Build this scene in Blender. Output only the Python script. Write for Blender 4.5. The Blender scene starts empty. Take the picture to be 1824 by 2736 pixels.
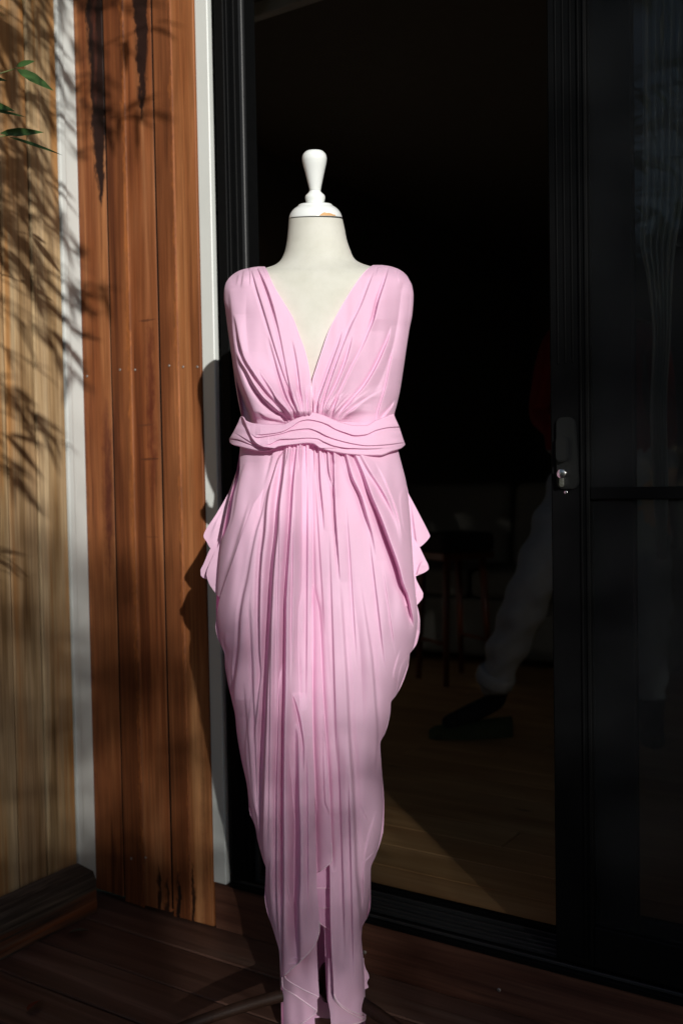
import bpy, bmesh, math, random
import numpy as np
from mathutils import Vector, Matrix
rng = np.random.default_rng(7)
random.seed(7)
scene = bpy.context.scene
COL = scene.collection
# ------------------------------------------------------------ camera
H = 1.13
PITCH, ROLL, FPX = math.radians(1.96), math.radians(1.0), 2660.0
fw = Vector((0, math.cos(PITCH), -math.sin(PITCH)))
r0 = Vector((1, 0, 0)); u0 = r0.cross(fw)
cr = r0 * math.cos(ROLL) - u0 * math.sin(ROLL)
cu = u0 * math.cos(ROLL) + r0 * math.sin(ROLL)
cam_d = bpy.data.cameras.new('camera')
cam = bpy.data.objects.new('camera', cam_d); COL.objects.link(cam)
cam.matrix_world = Matrix(((cr.x, cu.x, -fw.x, 0), (cr.y, cu.y, -fw.y, 0), (cr.z, cu.z, -fw.z, H), (0, 0, 0, 1)))
cam_d.sensor_fit = 'VERTICAL'; cam_d.sensor_height = 36; cam_d.sensor_width = 24; cam_d.lens = 35
cam_d.clip_start = .02; cam_d.clip_end = 600
cam_d.dof.use_dof = True; cam_d.dof.focus_distance = 1.93; cam_d.dof.aperture_fstop = 2.8
scene.camera = cam
# ------------------------------------------------------------ light
SUN_TO = Vector((.245, -.924, .292)).normalized()      # direction from the scene towards the sun
world = bpy.data.worlds.new('World'); scene.world = world; world.use_nodes = True
wn = world.node_tree; wn.nodes.clear()
sky = wn.nodes.new('ShaderNodeTexSky'); sky.sky_type = 'NISHITA'; sky.sun_disc = False
sky.sun_elevation = math.asin(SUN_TO.z); sky.sun_rotation = math.atan2(SUN_TO.x, SUN_TO.y)
bg = wn.nodes.new('ShaderNodeBackground'); bg.inputs[1].default_value = .07
wo = wn.nodes.new('ShaderNodeOutputWorld')
wn.links.new(sky.outputs[0], bg.inputs[0]); wn.links.new(bg.outputs[0], wo.inputs[0])
sd = bpy.data.lights.new('sun', 'SUN'); sd.energy = 4.4; sd.angle = math.radians(.55); sd.color = (1, .965, .91)
so = bpy.data.objects.new('sun', sd); COL.objects.link(so)
so.rotation_euler = SUN_TO.to_track_quat('Z', 'Y').to_euler(); so.location = SUN_TO * 20
vs_ = scene.view_settings
vs_.view_transform = 'Standard'; vs_.look = 'None'; vs_.exposure = 0.0; vs_.gamma = 1
scene.cycles.use_denoising = True
scene.cycles.max_bounces = 10; scene.cycles.diffuse_bounces = 6; scene.cycles.transparent_max_bounces = 16

# ------------------------------------------------------------ helpers
CAM = np.array([0, 0, H]); FW = np.array(fw); CR = np.array(cr); CU = np.array(cu)
def P(u, v, d):
    """world point seen at photo pixel (u, v) at depth d; arrays allowed"""
    u = np.asarray(u, float)[..., None]; v = np.asarray(v, float)[..., None]; d = np.asarray(d, float)[..., None]
    return CAM + (FW + CR * (u - 912) / FPX + CU * (1368 - v) / FPX) * d
def mesh_obj(name, verts, faces, mat, parent=None, smooth=False):
    me = bpy.data.meshes.new(name)
    me.from_pydata([tuple(map(float, p)) for p in verts] if not isinstance(verts, np.ndarray) else verts.tolist(), [], faces if not isinstance(faces, np.ndarray) else faces.tolist())
    if smooth: me.shade_smooth()
    me.materials.append(mat)
    o = bpy.data.objects.new(name, me); COL.objects.link(o)
    if parent: o.parent = parent
    return o
def empty(name, loc=(0, 0, 0), parent=None):
    o = bpy.data.objects.new(name, None); COL.objects.link(o); o.location = loc
    if parent: o.parent = parent
    return o
def tag(o, label=None, cat=None, group=None, kind=None):
    for k, x in (('label', label), ('category', cat), ('group', group), ('kind', kind)):
        if x: o[k] = x
    return o
def grid_faces(nr, nc, wrap=False):
    i = np.arange(nr - 1)[:, None]; j = np.arange(nc if wrap else nc - 1)[None, :]
    a = i * nc + j; b = i * nc + (j + 1) % nc
    return np.stack([a, a + nc, b + nc, b], -1).reshape(-1, 4)
def bevel_box(name, size, mat, parent=None, loc=(0, 0, 0), rot=None, bev=.002, seg=1):
    bm = bmesh.new(); bmesh.ops.create_cube(bm, size=1)
    bmesh.ops.scale(bm, vec=size, verts=bm.verts)
    if bev: bmesh.ops.bevel(bm, geom=bm.edges[:], offset=bev, segments=seg, affect='EDGES', profile=.6)
    me = bpy.data.meshes.new(name); bm.to_mesh(me); bm.free(); me.materials.append(mat)
    o = bpy.data.objects.new(name, me); COL.objects.link(o); o.location = loc
    if rot is not None: o.rotation_euler = rot
    if parent: o.parent = parent
    return o
def lathe(name, prof, mat, parent=None, loc=(0, 0, 0), n=48):
    prof = np.array(prof, float); t = np.linspace(0, 2 * np.pi, n, endpoint=False)
    v = np.stack([prof[:, 0:1] * np.cos(t), prof[:, 0:1] * np.sin(t), np.repeat(prof[:, 1:2], n, 1)], -1).reshape(-1, 3)
    o = mesh_obj(name, v, grid_faces(len(prof), n, True), mat, parent, True); o.location = loc
    return o
def tube(name, pts, rad, mat, parent=None, n=8, smooth=True, cap=True):
    pts = [Vector(p) for p in pts]; rads = rad if hasattr(rad, '__len__') else [rad] * len(pts)
    vs, fs = [], []
    for i, p in enumerate(pts):
        t = (pts[min(i + 1, len(pts) - 1)] - pts[max(i - 1, 0)]).normalized()
        a = t.orthogonal() if i == 0 else (a - t * a.dot(t))
        a.normalize(); b = t.cross(a)
        for k in range(n):
            an = 2 * math.pi * k / n
            vs.append(p + (a * math.cos(an) + b * math.sin(an)) * rads[i])
    for i in range(len(pts) - 1):
        for k in range(n):
            fs.append((i * n + k, i * n + (k + 1) % n, (i + 1) * n + (k + 1) % n, (i + 1) * n + k))
    if cap:
        fs.append(tuple(range(n))[::-1]); fs.append(tuple((len(pts) - 1) * n + k for k in range(n)))
    return mesh_obj(name, [tuple(x) for x in vs], fs, mat, parent, smooth)
def curve(pts, x):
    """monotone cubic through (x, y) pairs, flat outside"""
    p = np.array(sorted(pts), float); X, Y = p[:, 0], p[:, 1]
    if len(X) == 1: return np.full_like(np.asarray(x, float), Y[0])
    h = np.diff(X); h[h == 0] = 1e-6; dl = np.diff(Y) / h; m = np.zeros_like(Y)
    m[0], m[-1] = dl[0], dl[-1]
    for k in range(1, len(X) - 1):
        if dl[k - 1] * dl[k] > 0:
            w1, w2 = 2 * h[k] + h[k - 1], h[k] + 2 * h[k - 1]
            m[k] = (w1 + w2) / (w1 / dl[k - 1] + w2 / dl[k])
    x = np.clip(np.asarray(x, float), X[0], X[-1]); i = np.clip(np.searchsorted(X, x) - 1, 0, len(X) - 2)
    t = (x - X[i]) / h[i]
    return (2*t**3-3*t**2+1)*Y[i] + (t**3-2*t**2+t)*h[i]*m[i] + (-2*t**3+3*t**2)*Y[i+1] + (t**3-t**2)*h[i]*m[i+1]
def sstep(x): x = np.clip(x, 0, 1); return x * x * (3 - 2 * x)

# ------------------------------------------------------------ materials
class NT:
    def __init__(s, name):
        s.m = bpy.data.materials.new(name); s.m.use_nodes = True; s.t = s.m.node_tree
        s.t.nodes.clear(); s.out = s.t.nodes.new('ShaderNodeOutputMaterial')
    def n(s, typ, **kw):
        nd = s.t.nodes.new(typ)
        for k, x in kw.items():
            if k.startswith('_'): setattr(nd, k[1:], x)
            else:
                key = int(k[1:]) if k[0] == 'i' and k[1:].isdigit() else k.replace('_', ' ')
                s.set(nd.inputs[key], x)
        return nd
    def set(s, sock, x):
        if isinstance(x, bpy.types.NodeSocket): s.t.links.new(x, sock)
        elif isinstance(x, bpy.types.Node): s.t.links.new(x.outputs[0], sock)
        else: sock.default_value = x
    def math(s, op, a, b=None, c=None, clamp=False):
        nd = s.n('ShaderNodeMath', _operation=op, _use_clamp=clamp); s.set(nd.inputs[0], a)
        if b is not None: s.set(nd.inputs[1], b)
        if c is not None: s.set(nd.inputs[2], c)
        return nd.outputs[0]
    def ramp(s, fac, stops):
        nd = s.n('ShaderNodeValToRGB'); e = nd.color_ramp.elements
        while len(e) < len(stops): e.new(.5)
        for k, (p, c) in enumerate(stops):
            e[k].position = p; e[k].color = (*c, 1) if len(c) == 3 else c
        s.set(nd.inputs[0], fac); return nd.outputs[0]
    def mix(s, fac, a, b, blend='MIX'):
        nd = s.n('ShaderNodeMix', _data_type='RGBA', _blend_type=blend)
        s.set(nd.inputs[0], fac); s.set(nd.inputs[6], a if not isinstance(a, tuple) else (*a, 1)); s.set(nd.inputs[7], b if not isinstance(b, tuple) else (*b, 1))
        return nd.outputs[2]
    def coords(s, scale=(1, 1, 1), which='Object', jitter=True):
        tc = s.n('ShaderNodeTexCoord'); v = tc.outputs[which]
        if jitter:
            oi = s.n('ShaderNodeObjectInfo'); mu = s.n('ShaderNodeVectorMath', _operation='SCALE')
            cb = s.n('ShaderNodeCombineXYZ', X=oi.outputs['Random'], Y=oi.outputs['Random'], Z=oi.outputs['Random'])
            s.set(mu.inputs[0], cb); mu.inputs['Scale'].default_value = 37.
            ad = s.n('ShaderNodeVectorMath', _operation='ADD'); s.set(ad.inputs[0], v); s.set(ad.inputs[1], mu.outputs[0]); v = ad.outputs[0]
        mp = s.n('ShaderNodeMapping'); s.set(mp.inputs[0], v); mp.inputs['Scale'].default_value = scale
        return mp.outputs[0]
    def noise(s, vec, scale=5, detail=4, rough=.55, dist=0):
        return s.n('ShaderNodeTexNoise', Vector=vec, Scale=scale, Detail=detail, Roughness=rough, Distortion=dist).outputs[0]
    def bump(s, h, strength=.3, dist=.002):
        return s.n('ShaderNodeBump', Height=h, Strength=strength, Distance=dist).outputs[0]
    def principled(s, col, rough=.6, normal=None, spec=.5, metal=0., **kw):
        b = s.n('ShaderNodeBsdfPrincipled')
        s.set(b.inputs['Base Color'], (*col, 1) if isinstance(col, tuple) else col); s.set(b.inputs['Roughness'], rough)
        s.set(b.inputs['Specular IOR Level'], spec); s.set(b.inputs['Metallic'], metal)
        if normal is not None: s.set(b.inputs['Normal'], normal)
        for k, x in kw.items(): s.set(b.inputs[k.replace('_', ' ')], x)
        return b.outputs[0]
    def done(s, sh): s.set(s.out.inputs[0], sh); return s.m
def wood(name, stops, along='Z', grain=1.0, rough=.55, stains=(), bump=.35, fine=(.85, 1.12), knots=None, spec=.4, weather=None):
    t = NT(name)
    ax = {'X': (1.1, 26, 26), 'Y': (26, 1.1, 26), 'Z': (26, 26, 1.1)}[along]
    axf = {'X': (5, 190, 190), 'Y': (190, 5, 190), 'Z': (190, 190, 5)}[along]
    c1 = t.coords(tuple(a * grain for a in ax)); c2 = t.coords(axf)
    n1 = t.noise(c1, 1, 3, .5, .6); n2 = t.noise(c2, 1, 3, .6)
    col = t.ramp(n1, stops)
    g = t.math('MULTIPLY_ADD', n2, (fine[1] - fine[0]) * 1.5 + .25, fine[0] - .25)
    gv = t.n('ShaderNodeCombineXYZ', X=g, Y=g, Z=g)
    col = t.mix(1., col, gv.outputs[0], 'MULTIPLY')
    # slow tint change
    ns = t.ramp(t.noise(t.coords(tuple(6. if a > 5 else 1.6 for a in ax)), 1, 3, .55), [(.35, (0, 0, 0)), (.65, (1, 1, 1))])
    col = t.mix(t.math('MULTIPLY', ns, .75), col, t.mix(1., col, (.62, .50, .44), 'MULTIPLY'))
    if weather:
        w = t.math('GREATER_THAN', t.noise(t.coords(tuple(a * .35 for a in ax)), 1.3, 5, .65), weather[1])
        wsoft = t.math('MULTIPLY', t.ramp(t.noise(t.coords(tuple(a * .35 for a in ax)), 1.3, 5, .65), [(weather[1] - .06, (0, 0, 0)), (weather[1] + .06, (1, 1, 1))]), weather[2])
        col = t.mix(wsoft, col, weather[0])
    if stains:
        tc = t.n('ShaderNodeTexCoord'); sp = t.n('ShaderNodeSeparateXYZ', Vector=tc.outputs['Object'])
        wob = t.math('MULTIPLY_ADD', t.noise(t.coords((45, 45, 22), jitter=False), 1, 5, .7), .044, -.022)
        for (x0, z0, z1, w, scol, strg, soft) in stains:
            tt = t.math('DIVIDE', t.math('SUBTRACT', t.math('ADD', sp.outputs[2], t.math('MULTIPLY', wob, .15 if z1 - z0 < .05 else 1.5)), z0), z1 - z0, clamp=True)
            prof = t.math('MULTIPLY', t.math('POWER', t.math('MULTIPLY', tt, t.math('SUBTRACT', 1., tt)), .5), 2 * w)
            dx = t.math('ABSOLUTE', t.math('SUBTRACT', t.math('ADD', sp.outputs[0], wob), x0))
            k = t.math('DIVIDE', t.math('SUBTRACT', prof, dx), soft, clamp=True)
            k = t.math('MULTIPLY', k, t.math('MULTIPLY_ADD', t.noise(t.coords((70, 70, 18), jitter=False), 1, 4, .7), .8, strg - .4), clamp=True)
            col = t.mix(k, col, scol)
    if knots:
        vn = t.n('ShaderNodeTexVoronoi', Vector=t.coords(knots[1]), Scale=1., Randomness=1.)
        k = t.ramp(vn.outputs[0], [(.03, (1, 1, 1)), (.085, (0, 0, 0))])
        col = t.mix(k, col, knots[0])
    hgt = t.math('ADD', t.math('MULTIPLY', n1, .6), t.math('MULTIPLY', n2, .5))
    return t.done(t.principled(col, rough, t.bump(hgt, bump, .0015), spec))
def plain(name, col, rough=.5, spec=.5, metal=0., var=.12, scale=20, bump=.0, **kw):
    t = NT(name); n = t.noise(t.coords((1, 1, 1)), scale, 4, .6)
    c = t.mix(n, tuple(x * (1 - var) for x in col), tuple(min(1, x * (1 + var)) for x in col))
    nm = t.bump(n, bump, .002) if bump else None
    return t.done(t.principled(c, rough, nm, spec, metal, **kw))

def fabric(name, col, translucent=.36, tcol=None):
    t = NT(name); tc = t.coords((1, 1, 1), jitter=False)
    w = t.noise(tc, 900, 2, .5); n = t.noise(tc, 9, 3, .5)
    c = t.mix(n, tuple(x * .96 for x in col), tuple(min(1, x * 1.04) for x in col))
    b = t.principled(c, .85, t.bump(w, .15, .0005), .08, Sheen_Weight=.10, Sheen_Roughness=.5)
    tr = t.n('ShaderNodeBsdfTranslucent', Color=(*(tcol or tuple(x ** 1.5 for x in col)), 1))
    mx = t.n('ShaderNodeMixShader', i0=translucent, i1=b, i2=tr.outputs[0])
    return t.done(mx.outputs[0])
M_PINK = fabric('pink_crepe', (.865, .575, .75), .26, (.92, .47, .70))
M_HEM = fabric('pink_hem', (.90, .66, .78), .05)
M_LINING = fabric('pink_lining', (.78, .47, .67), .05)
M_WHITE = plain('white_paint', (.58, .605, .58), .42, .4, var=.05, scale=8)
M_BLACK = plain('black_aluminium', (.004, .0042, .0044), .5, .04, var=.25, scale=40)
M_BLACK2 = plain('black_rubber', (.007, .007, .007), .7, .3)
DK = (.018, .007, .005)
def cedar(name, lo, mid, hi, stains=(), grain=1.0):
    return wood(name, [(.28, lo), (.42, mid), (.56, tuple(m * .8 + h * .2 for m, h in zip(mid, hi))), (.72, hi)], stains=stains, grain=grain, fine=(.52, 1.16), rough=.62, spec=.18)
M_BOARD = [
    cedar('cedar_board_stained', (.075, .020, .007), (.26, .088, .029), (.58, .275, .115),
          [(.090, 1.85, 3.6, .044, DK, 1.15, .010), (.080, 2.1, 2.9, .012, (.12, .035, .02), .5, .01), (.091, .86, 1.36, .026, (.075, .018, .01), .85, .022), (.004, -.5, 2.9, .013, (.10, .025, .01), .7, .012)], .8),
    cedar('cedar_board_streaked', (.085, .022, .008), (.27, .092, .032), (.62, .315, .15),
          [(.062, 2.05, 3.4, .034, DK, 1.15, .009), (.068, 1.06, 1.56, .022, (.085, .018, .008), .9, .02), (.060, 1.540, 1.546, .030, (.06, .02, .01), .6, .004), (.045, 1.272, 1.278, .030, (.06, .02, .01), .5, .004),
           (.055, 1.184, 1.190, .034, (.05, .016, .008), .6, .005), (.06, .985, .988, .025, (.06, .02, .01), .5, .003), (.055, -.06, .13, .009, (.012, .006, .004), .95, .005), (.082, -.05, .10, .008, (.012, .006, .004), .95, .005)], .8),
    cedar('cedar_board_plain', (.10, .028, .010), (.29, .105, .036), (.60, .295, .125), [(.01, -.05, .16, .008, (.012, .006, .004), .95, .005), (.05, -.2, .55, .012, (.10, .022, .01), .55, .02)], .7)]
M_BATTEN = [cedar('cedar_batten_dark', (.07, .019, .007), (.165, .053, .018), (.35, .13, .046), [(.064, -.2, 3.5, .007, (.44, .145, .034), .42, .008)], .9),
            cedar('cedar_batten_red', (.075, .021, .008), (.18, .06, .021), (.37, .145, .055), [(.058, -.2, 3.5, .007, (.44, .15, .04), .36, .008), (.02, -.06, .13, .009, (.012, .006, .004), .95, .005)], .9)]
M_WEATH = wood('weathered_plank', [(.25, (.11, .058, .025)), (.36, (.34, .225, .105)), (.5, (.52, .385, .215)), (.68, (.63, .50, .31)), (.8, (.42, .24, .085))],
               rough=.75, fine=(.55, 1.12), weather=((.38, .17, .045), .57, .8), spec=.2)
M_BEAM = wood('grey_old_timber', [(.3, (.012, .010, .008)), (.5, (.065, .053, .042)), (.7, (.16, .135, .11))], along='X', grain=2.2, rough=.8,
              fine=(.5, 1.15), weather=((.24, .07, .02), .585, .8), bump=1., spec=.2)
M_DECK = wood('merbau_deck', [(.2, (.045, .021, .014)), (.5, (.10, .050, .035)), (.8, (.17, .10, .075))], along='X', rough=.55,
              weather=((.14, .10, .075), .60, .5), spec=.35)
M_RISER = wood('jarrah_riser', [(.2, (.075, .028, .018)), (.5, (.125, .055, .035)), (.8, (.16, .075, .05))], along='X', grain=1.4, rough=.6,
               fine=(.55, 1.15), spec=.3)
M_PINE = wood('pine_floor', [(.2, (.30, .165, .065)), (.5, (.40, .24, .105)), (.8, (.46, .30, .145))], along='X', rough=.45,
              knots=((.07, .025, .012), (2.2, 6.5, 6.5)), spec=.35)
M_STOOL = wood('red_brown_stool_wood', [(.2, (.09, .02, .008)), (.8, (.17, .048, .018))], rough=.4)
M_STAND = wood('dark_stand_wood', [(.2, (.018, .009, .006)), (.8, (.045, .022, .013))], rough=.6, spec=.2)
# ------------------------------------------------------------ setting: planes of the corner
M0 = np.array([-.308, 2.465, 0]); AB = math.atan2(-.537, .843)   # wall with the door; local x runs right and towards the camera
UB = np.array([math.cos(AB), math.sin(AB), 0]); NB = np.array([-math.sin(AB), math.cos(AB), 0]) * -1   # NB points out to the deck
ROTB = (0, 0, AB)
def B(t, n=0., z=0.):            # along the door wall, out of it, up
    return tuple(M0 + UB * t + NB * n + np.array([0, 0, z]))
TC = -.450                        # the corner along the door wall
ROTA = (0, 0, AB + math.pi / 2)   # left wall: its local x runs away from the camera into the corner
def A(s, n=0., z=0.):             # s metres from the corner towards the camera, n out of the left wall
    return tuple(M0 + UB * (TC + n) + NB * s + np.array([0, 0, z]))
SILL = .117

# ground far below the deck, and the deck
g = tag(bevel_box('ground', (120, 120, .1), plain('lawn_soil', (.06, .075, .03), .9, .2, var=.5, scale=3), None, (0, 0, -.45), bev=0), kind='structure')
deck = tag(empty('deck', B(0, 0, 0)), kind='structure')
deck.rotation_euler = ROTB
DL, DW = 5.0, .148
for k in range(30):
    wdt = DW - .005
    n0 = (.131 - DW) + k * DW
    o = bevel_box('deck_board', (DL, wdt, .028), M_DECK, deck, (TC + DL / 2 - .01, -(n0 + wdt / 2 + .0025), -.0142 + random.uniform(-.0008, .0008)), bev=.003)
bevel_box('joist', (DL, 4.4, .06), M_BLACK2, deck, (TC + DL / 2, -2.2, -.075), bev=0)

# left wall of weathered planks
wa = tag(empty('plank_wall', A(.2)), 'weathered tan plank wall at left under bamboo leaf shadows', 'wall')
wa.rotation_euler = ROTA
def A_local(s, n, z):            # inside plank_wall
    return (.2 - s, -n, z)
edges = [.078, .178, .268, .40, .53, .66, .79]
for k in range(len(edges) - 1):
    w = edges[k + 1] - edges[k] - .004
    me = bevel_box('plank', (w, .02, 3.0), M_WEATH, wa, A_local(edges[k] + .002 + w / 2, -.001 - .0015 * (k % 2), 1.5), bev=.003)
bevel_box('backing', (1.2, .02, 3.0), M_BLACK2, wa, A_local(.62, -.024, 1.5), bev=0)
ct = bevel_box('corner_trim', (.0535, .012, 3.0), M_WHITE, wa, A_local(.0275, -.002, 1.53), bev=.002)
bevel_box('corner_bead', (.021, .022, 3.0), M_WHITE, wa, A_local(.0655, .001, 1.53), bev=.004, seg=2)
M_TAPE = plain('blue_tape', (.34, .50, .62), .6, .3)
for z0, h, w in ((1.62, .09, .004), (1.40, .07, .005), (1.21, .11, .006), (1.0, .05, .005), (.86, .12, .006), (.71, .05, .004), (.52, .06, .006), (.30, .1, .006), (.12, .09, .005), (2.0, .1, .004)):
    bevel_box('masking_tape', (w, .001, h), M_TAPE, ct, (.0267 - w / 2 - .0005, -.0068, z0 - 1.53), bev=0)

# squared old timber lying along the left wall
beam = empty('timber_beam', A(.05)); beam.rotation_euler = ROTA
tag(beam, 'old grey squared timber with flaking orange paint lying along the plank wall', 'timber')
def beam_mesh():
    L = 1.6; prof = [(0, .0), (0, .108), (-.012, .118), (-.066, .106), (-.078, .086), (-.078, 0)]
    n = len(prof); xs = np.linspace(0, -L, 40); vs = []
    for i, x in enumerate(xs):
        for j, (y, z) in enumerate(prof):
            vs.append((x + random.uniform(-.002, .002) * (i == 0), y - .012, z + random.uniform(-.0015, .0015) * (z > 0) + .001))
    fs = [(i * n + j, i * n + (j + 1) % n, (i + 1) * n + (j + 1) % n, (i + 1) * n + j) for i in range(39) for j in range(n)]
    fs += [tuple(range(n))[::-1], tuple(39 * n + j for j in range(n))]
    return mesh_obj('beam', vs, fs, M_BEAM, beam)
bm_o = beam_mesh(); bm_o.location = (-.040, 0, 0)

# door wall: cladding boards
wb = tag(empty('clad_wall', B(TC)), 'red-brown vertical cedar board cladding between two white trims', 'wall')
wb.rotation_euler = ROTB
def clad_x(u, v=1500.):
    ray = P(u, v, 1.) - CAM; tt = np.dot(M0 + NB * .012 - CAM, NB) / np.dot(ray, NB)
    return float(np.dot(CAM + ray * tt - np.array(B(TC)), UB))
XB = [-.002, clad_x(313), clad_x(365), clad_x(442), clad_x(490), .4165]
def clad_piece(name, x0, x1, y0, y1, zb, m, cham=.002):
    w = x1 - x0; pr = [(0, y1), (0, y0 + .0015), (.0015, y0), (w - cham, y0), (w, y0 + cham), (w, y1)]; nP = len(pr)
    zs = np.linspace(zb, 3.0, 30); vs = [(x + .0006 * math.sin(z * 5 + x0 * 90) * (j in (1, 2)), y, z + (random.uniform(0, .006) if i == 0 else 0)) for i, z in enumerate(zs) for j, (x, y) in enumerate(pr)]
    fs = [(i * nP + j, i * nP + (j + 1) % nP, (i + 1) * nP + (j + 1) % nP, (i + 1) * nP + j) for i in range(29) for j in range(nP)]
    fs += [tuple(range(nP))[::-1], tuple(29 * nP + j for j in range(nP))]
    o = mesh_obj(name, vs, fs, m, wb); o.location = (x0, 0, 0); return o
clad_piece('board', XB[0], XB[1] - .007, -.010, .010, .014, M_BOARD[0])
clad_piece('board', XB[2] - .004, XB[3] - .007, -.010, .010, .008, M_BOARD[1])
clad_piece('board', XB[4] - .004, XB[5], -.010, .010, .003, M_BOARD[2])
clad_piece('batten', XB[1], XB[2], -.0130, -.0103, .002, M_BATTEN[0], .0025)
clad_piece('batten', XB[3], XB[4], -.0130, -.0103, .002, M_BATTEN[1], .0025)
M_JOINT = plain('dark_seam_line', (.012, .007, .005), .9, .05)  # dark strips drawing the seam lines beside the battens
for x_, w_ in ((XB[1], .0065), (XB[3], .0075)):
    bevel_box('joint_strip', (w_, .012, 2.96), M_JOINT, wb, (x_ - w_ / 2, -.0042, 1.5), bev=.0005)
bevel_box('backing', (.43, .02, 3.0), M_BLACK2, wb, (.21, .03, 1.5), bev=0)
M_NAIL = plain('galvanised_nail', (.30, .28, .26), .4, .5, .7)
for (u, v) in ((232, 1005), (322, 988), (360, 988), (453, 977), (488, 980), (526, 980), (247, 2258), (352, 2294), (388, 2292)):
    ray = np.array(P(u, v, 1.)) - CAM; tt = np.dot(M0 + NB * .012 - CAM, NB) / np.dot(ray, NB)
    p = CAM + ray * tt; lx = float(np.dot(p - np.array(B(TC)), UB))
    y = -.0132 if XB[1] < lx < XB[2] or XB[3] < lx < XB[4] else -.0102
    o = lathe('nail', [(0, .0016), (.0022, .0014), (.0032, .0006), (.0034, -.001)], M_NAIL, wb, (lx, y, float(p[2])), 14)
    o.rotation_euler = (math.pi / 2, 0, 0)
# white door trim, riser under the sill
bevel_box('door_trim', (.040, .018, 2.6), M_WHITE, wb, (.4115 + .012 + .0135, .004, SILL + 1.3), bev=.002)
bevel_box('riser', (3.4, .02, SILL - .004), M_RISER, wb, (.4195 + 1.7, .006, SILL / 2 - .002), bev=.0015)
for x in (1.19, 1.9, .86):
    o = lathe('screw', [(0, .0012), (.003, .0012), (.0042, .0002), (.0044, -.001)], M_NAIL, wb, (x, -.005, .045), 14); o.rotation_euler = (math.pi / 2, 0, 0)
wall_over = bevel_box('lintel_wall', (4.6, .12, .6), plain('lintel_paint', (.05, .05, .05), .6), wb, (2.4, .09, 3.05), bev=.004)
wall_side = bevel_box('side_wall', (1.2, .12, 3.2), M_BLACK2, wb, (4.1, .1, 1.6), bev=.004)

# ------------------------------------------------------------ door frame: black aluminium
df = tag(empty('door_frame', B(.023)), 'black aluminium sliding door frame with tracked sill behind the pink dress', 'door frame')
df.rotation_euler = ROTB
JH = 2.44
def fr(name, x0, x1, y0, y1, z0, z1, m=M_BLACK, par=df, bev=.0015):
    return bevel_box(name, (x1 - x0, y1 - y0, z1 - z0), m, par, ((x0 + x1) / 2, (y0 + y1) / 2, (z0 + z1) / 2), bev=bev)
# jamb seen as a set of fins stepping back (local y grows into the room)
fr('jamb', 0, .028, .000, .012, SILL, 2.6); fr('jamb', .028, .034, .006, .030, SILL, 2.6)
fr('jamb', .034, .046, .018, .040, SILL, 2.6); fr('jamb', 0, .034, .0305, .120, SILL, 2.6)
M_STRIP = plain('grey_seal_strip', (.020, .021, .022), .45, .3)
fr('seal_strip', .0465, .058, .034, .046, SILL, 2.38, M_STRIP)
fr('head', 0, 3.2, .0, .13, JH, 2.75)
fr('sill', 0, 3.2, -.012, .028, SILL, SILL + .012); fr('sill', 0, 3.2, .0285, .130, SILL, SILL + .006)
for y, h in ((.000, .022), (.034, .020), (.046, .024), (.070, .020), (.082, .026), (.114, .022)):
    fr('track', 0, 3.2, y, y + .005, SILL + .0065, SILL + h * .8, M_STRIP, bev=.001)
fr('sill_lip', 0, 3.2, .124, .142, SILL - .02, SILL + .026)

# ------------------------------------------------------------ sliding screen door (outer) and glass door behind it
def mesh_mat():
    t = NT('fly_mesh'); b = t.principled((.012, .013, .014), .5, None, .25)
    tr = t.n('ShaderNodeBsdfTransparent', Color=(1, 1, 1, 1))
    ck = t.n('ShaderNodeTexChecker', Vector=t.coords((1, 1, 1), jitter=False), Scale=620.)
    f = t.math('MULTIPLY_ADD', ck.outputs[1], .14, .26)
    return t.done(t.n('ShaderNodeMixShader', i0=f, i1=tr.outputs[0], i2=b).outputs[0])
def glass_mat():
    t = NT('door_glass'); gl = t.n('ShaderNodeBsdfGlossy', Color=(1, 1, 1, 1), Roughness=.004)
    tr = t.n('ShaderNodeBsdfTransparent', Color=(.86, .90, .89, 1)); fz = t.n('ShaderNodeFresnel', IOR=1.52)
    return t.done(t.n('ShaderNodeMixShader', i0=t.math('MULTIPLY', fz.outputs[0], 1.6, clamp=True), i1=tr.outputs[0], i2=gl.outputs[0]).outputs[0])
def t_at(u, n):   # where pixel column u meets the plane n in front of the door wall, along the wall from the frame's origin
    ray = np.array(P(u, 1300., 1.)) - CAM
    tt = np.dot(M0 + NB * n - CAM, NB) / np.dot(ray, NB); p = CAM + ray * tt
    return float(np.dot(p - M0, UB)) - .023
sc = tag(empty('screen_door', B(.023)), 'black sliding screen door with mesh, mid rail and lock at right', 'screen door')
sc.rotation_euler = ROTB
Y0, Y1 = .0055, .0335
a0 = t_at(1471, -.006); a1 = t_at(1573, -.006); a2 = a0 + 1.15
def sp(name, *a, **k): return fr(name, *a, par=sc, **k)
sp('stile', a0, a1, Y0, Y1, SILL + .022, JH, bev=.003)
sp('stile', a2 - .09, a2, Y0, Y1, SILL + .022, JH, bev=.003)
sp('stile_fin', a0 + .062, a0 + .066, Y0 - .004, Y0 + .002, SILL + .03, JH, bev=.0008)
sp('stile_fin', a1 - .006, a1 - .002, Y0 - .003, Y0 + .002, SILL + .03, JH, bev=.0008)
for x in (.016, .031, .046): sp('stile_groove', a0 + x, a0 + x + .0035, Y0 - .0018, Y0 + .001, 1.35, JH, bev=.0006)
zr = H - (1318 - 1264) / FPX * 1.93
sp('mid_rail', a1, a2 - .09, Y0 + .002, Y1 - .002, zr - .012, zr + .012, bev=.002)
sp('bottom_rail', a1, a2 - .09, Y0 + .001, Y1 - .001, SILL + .022, SILL + .105, bev=.003)
sp('top_rail', a1, a2 - .09, Y0 + .001, Y1 - .001, JH - .08, JH, bev=.003)
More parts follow.
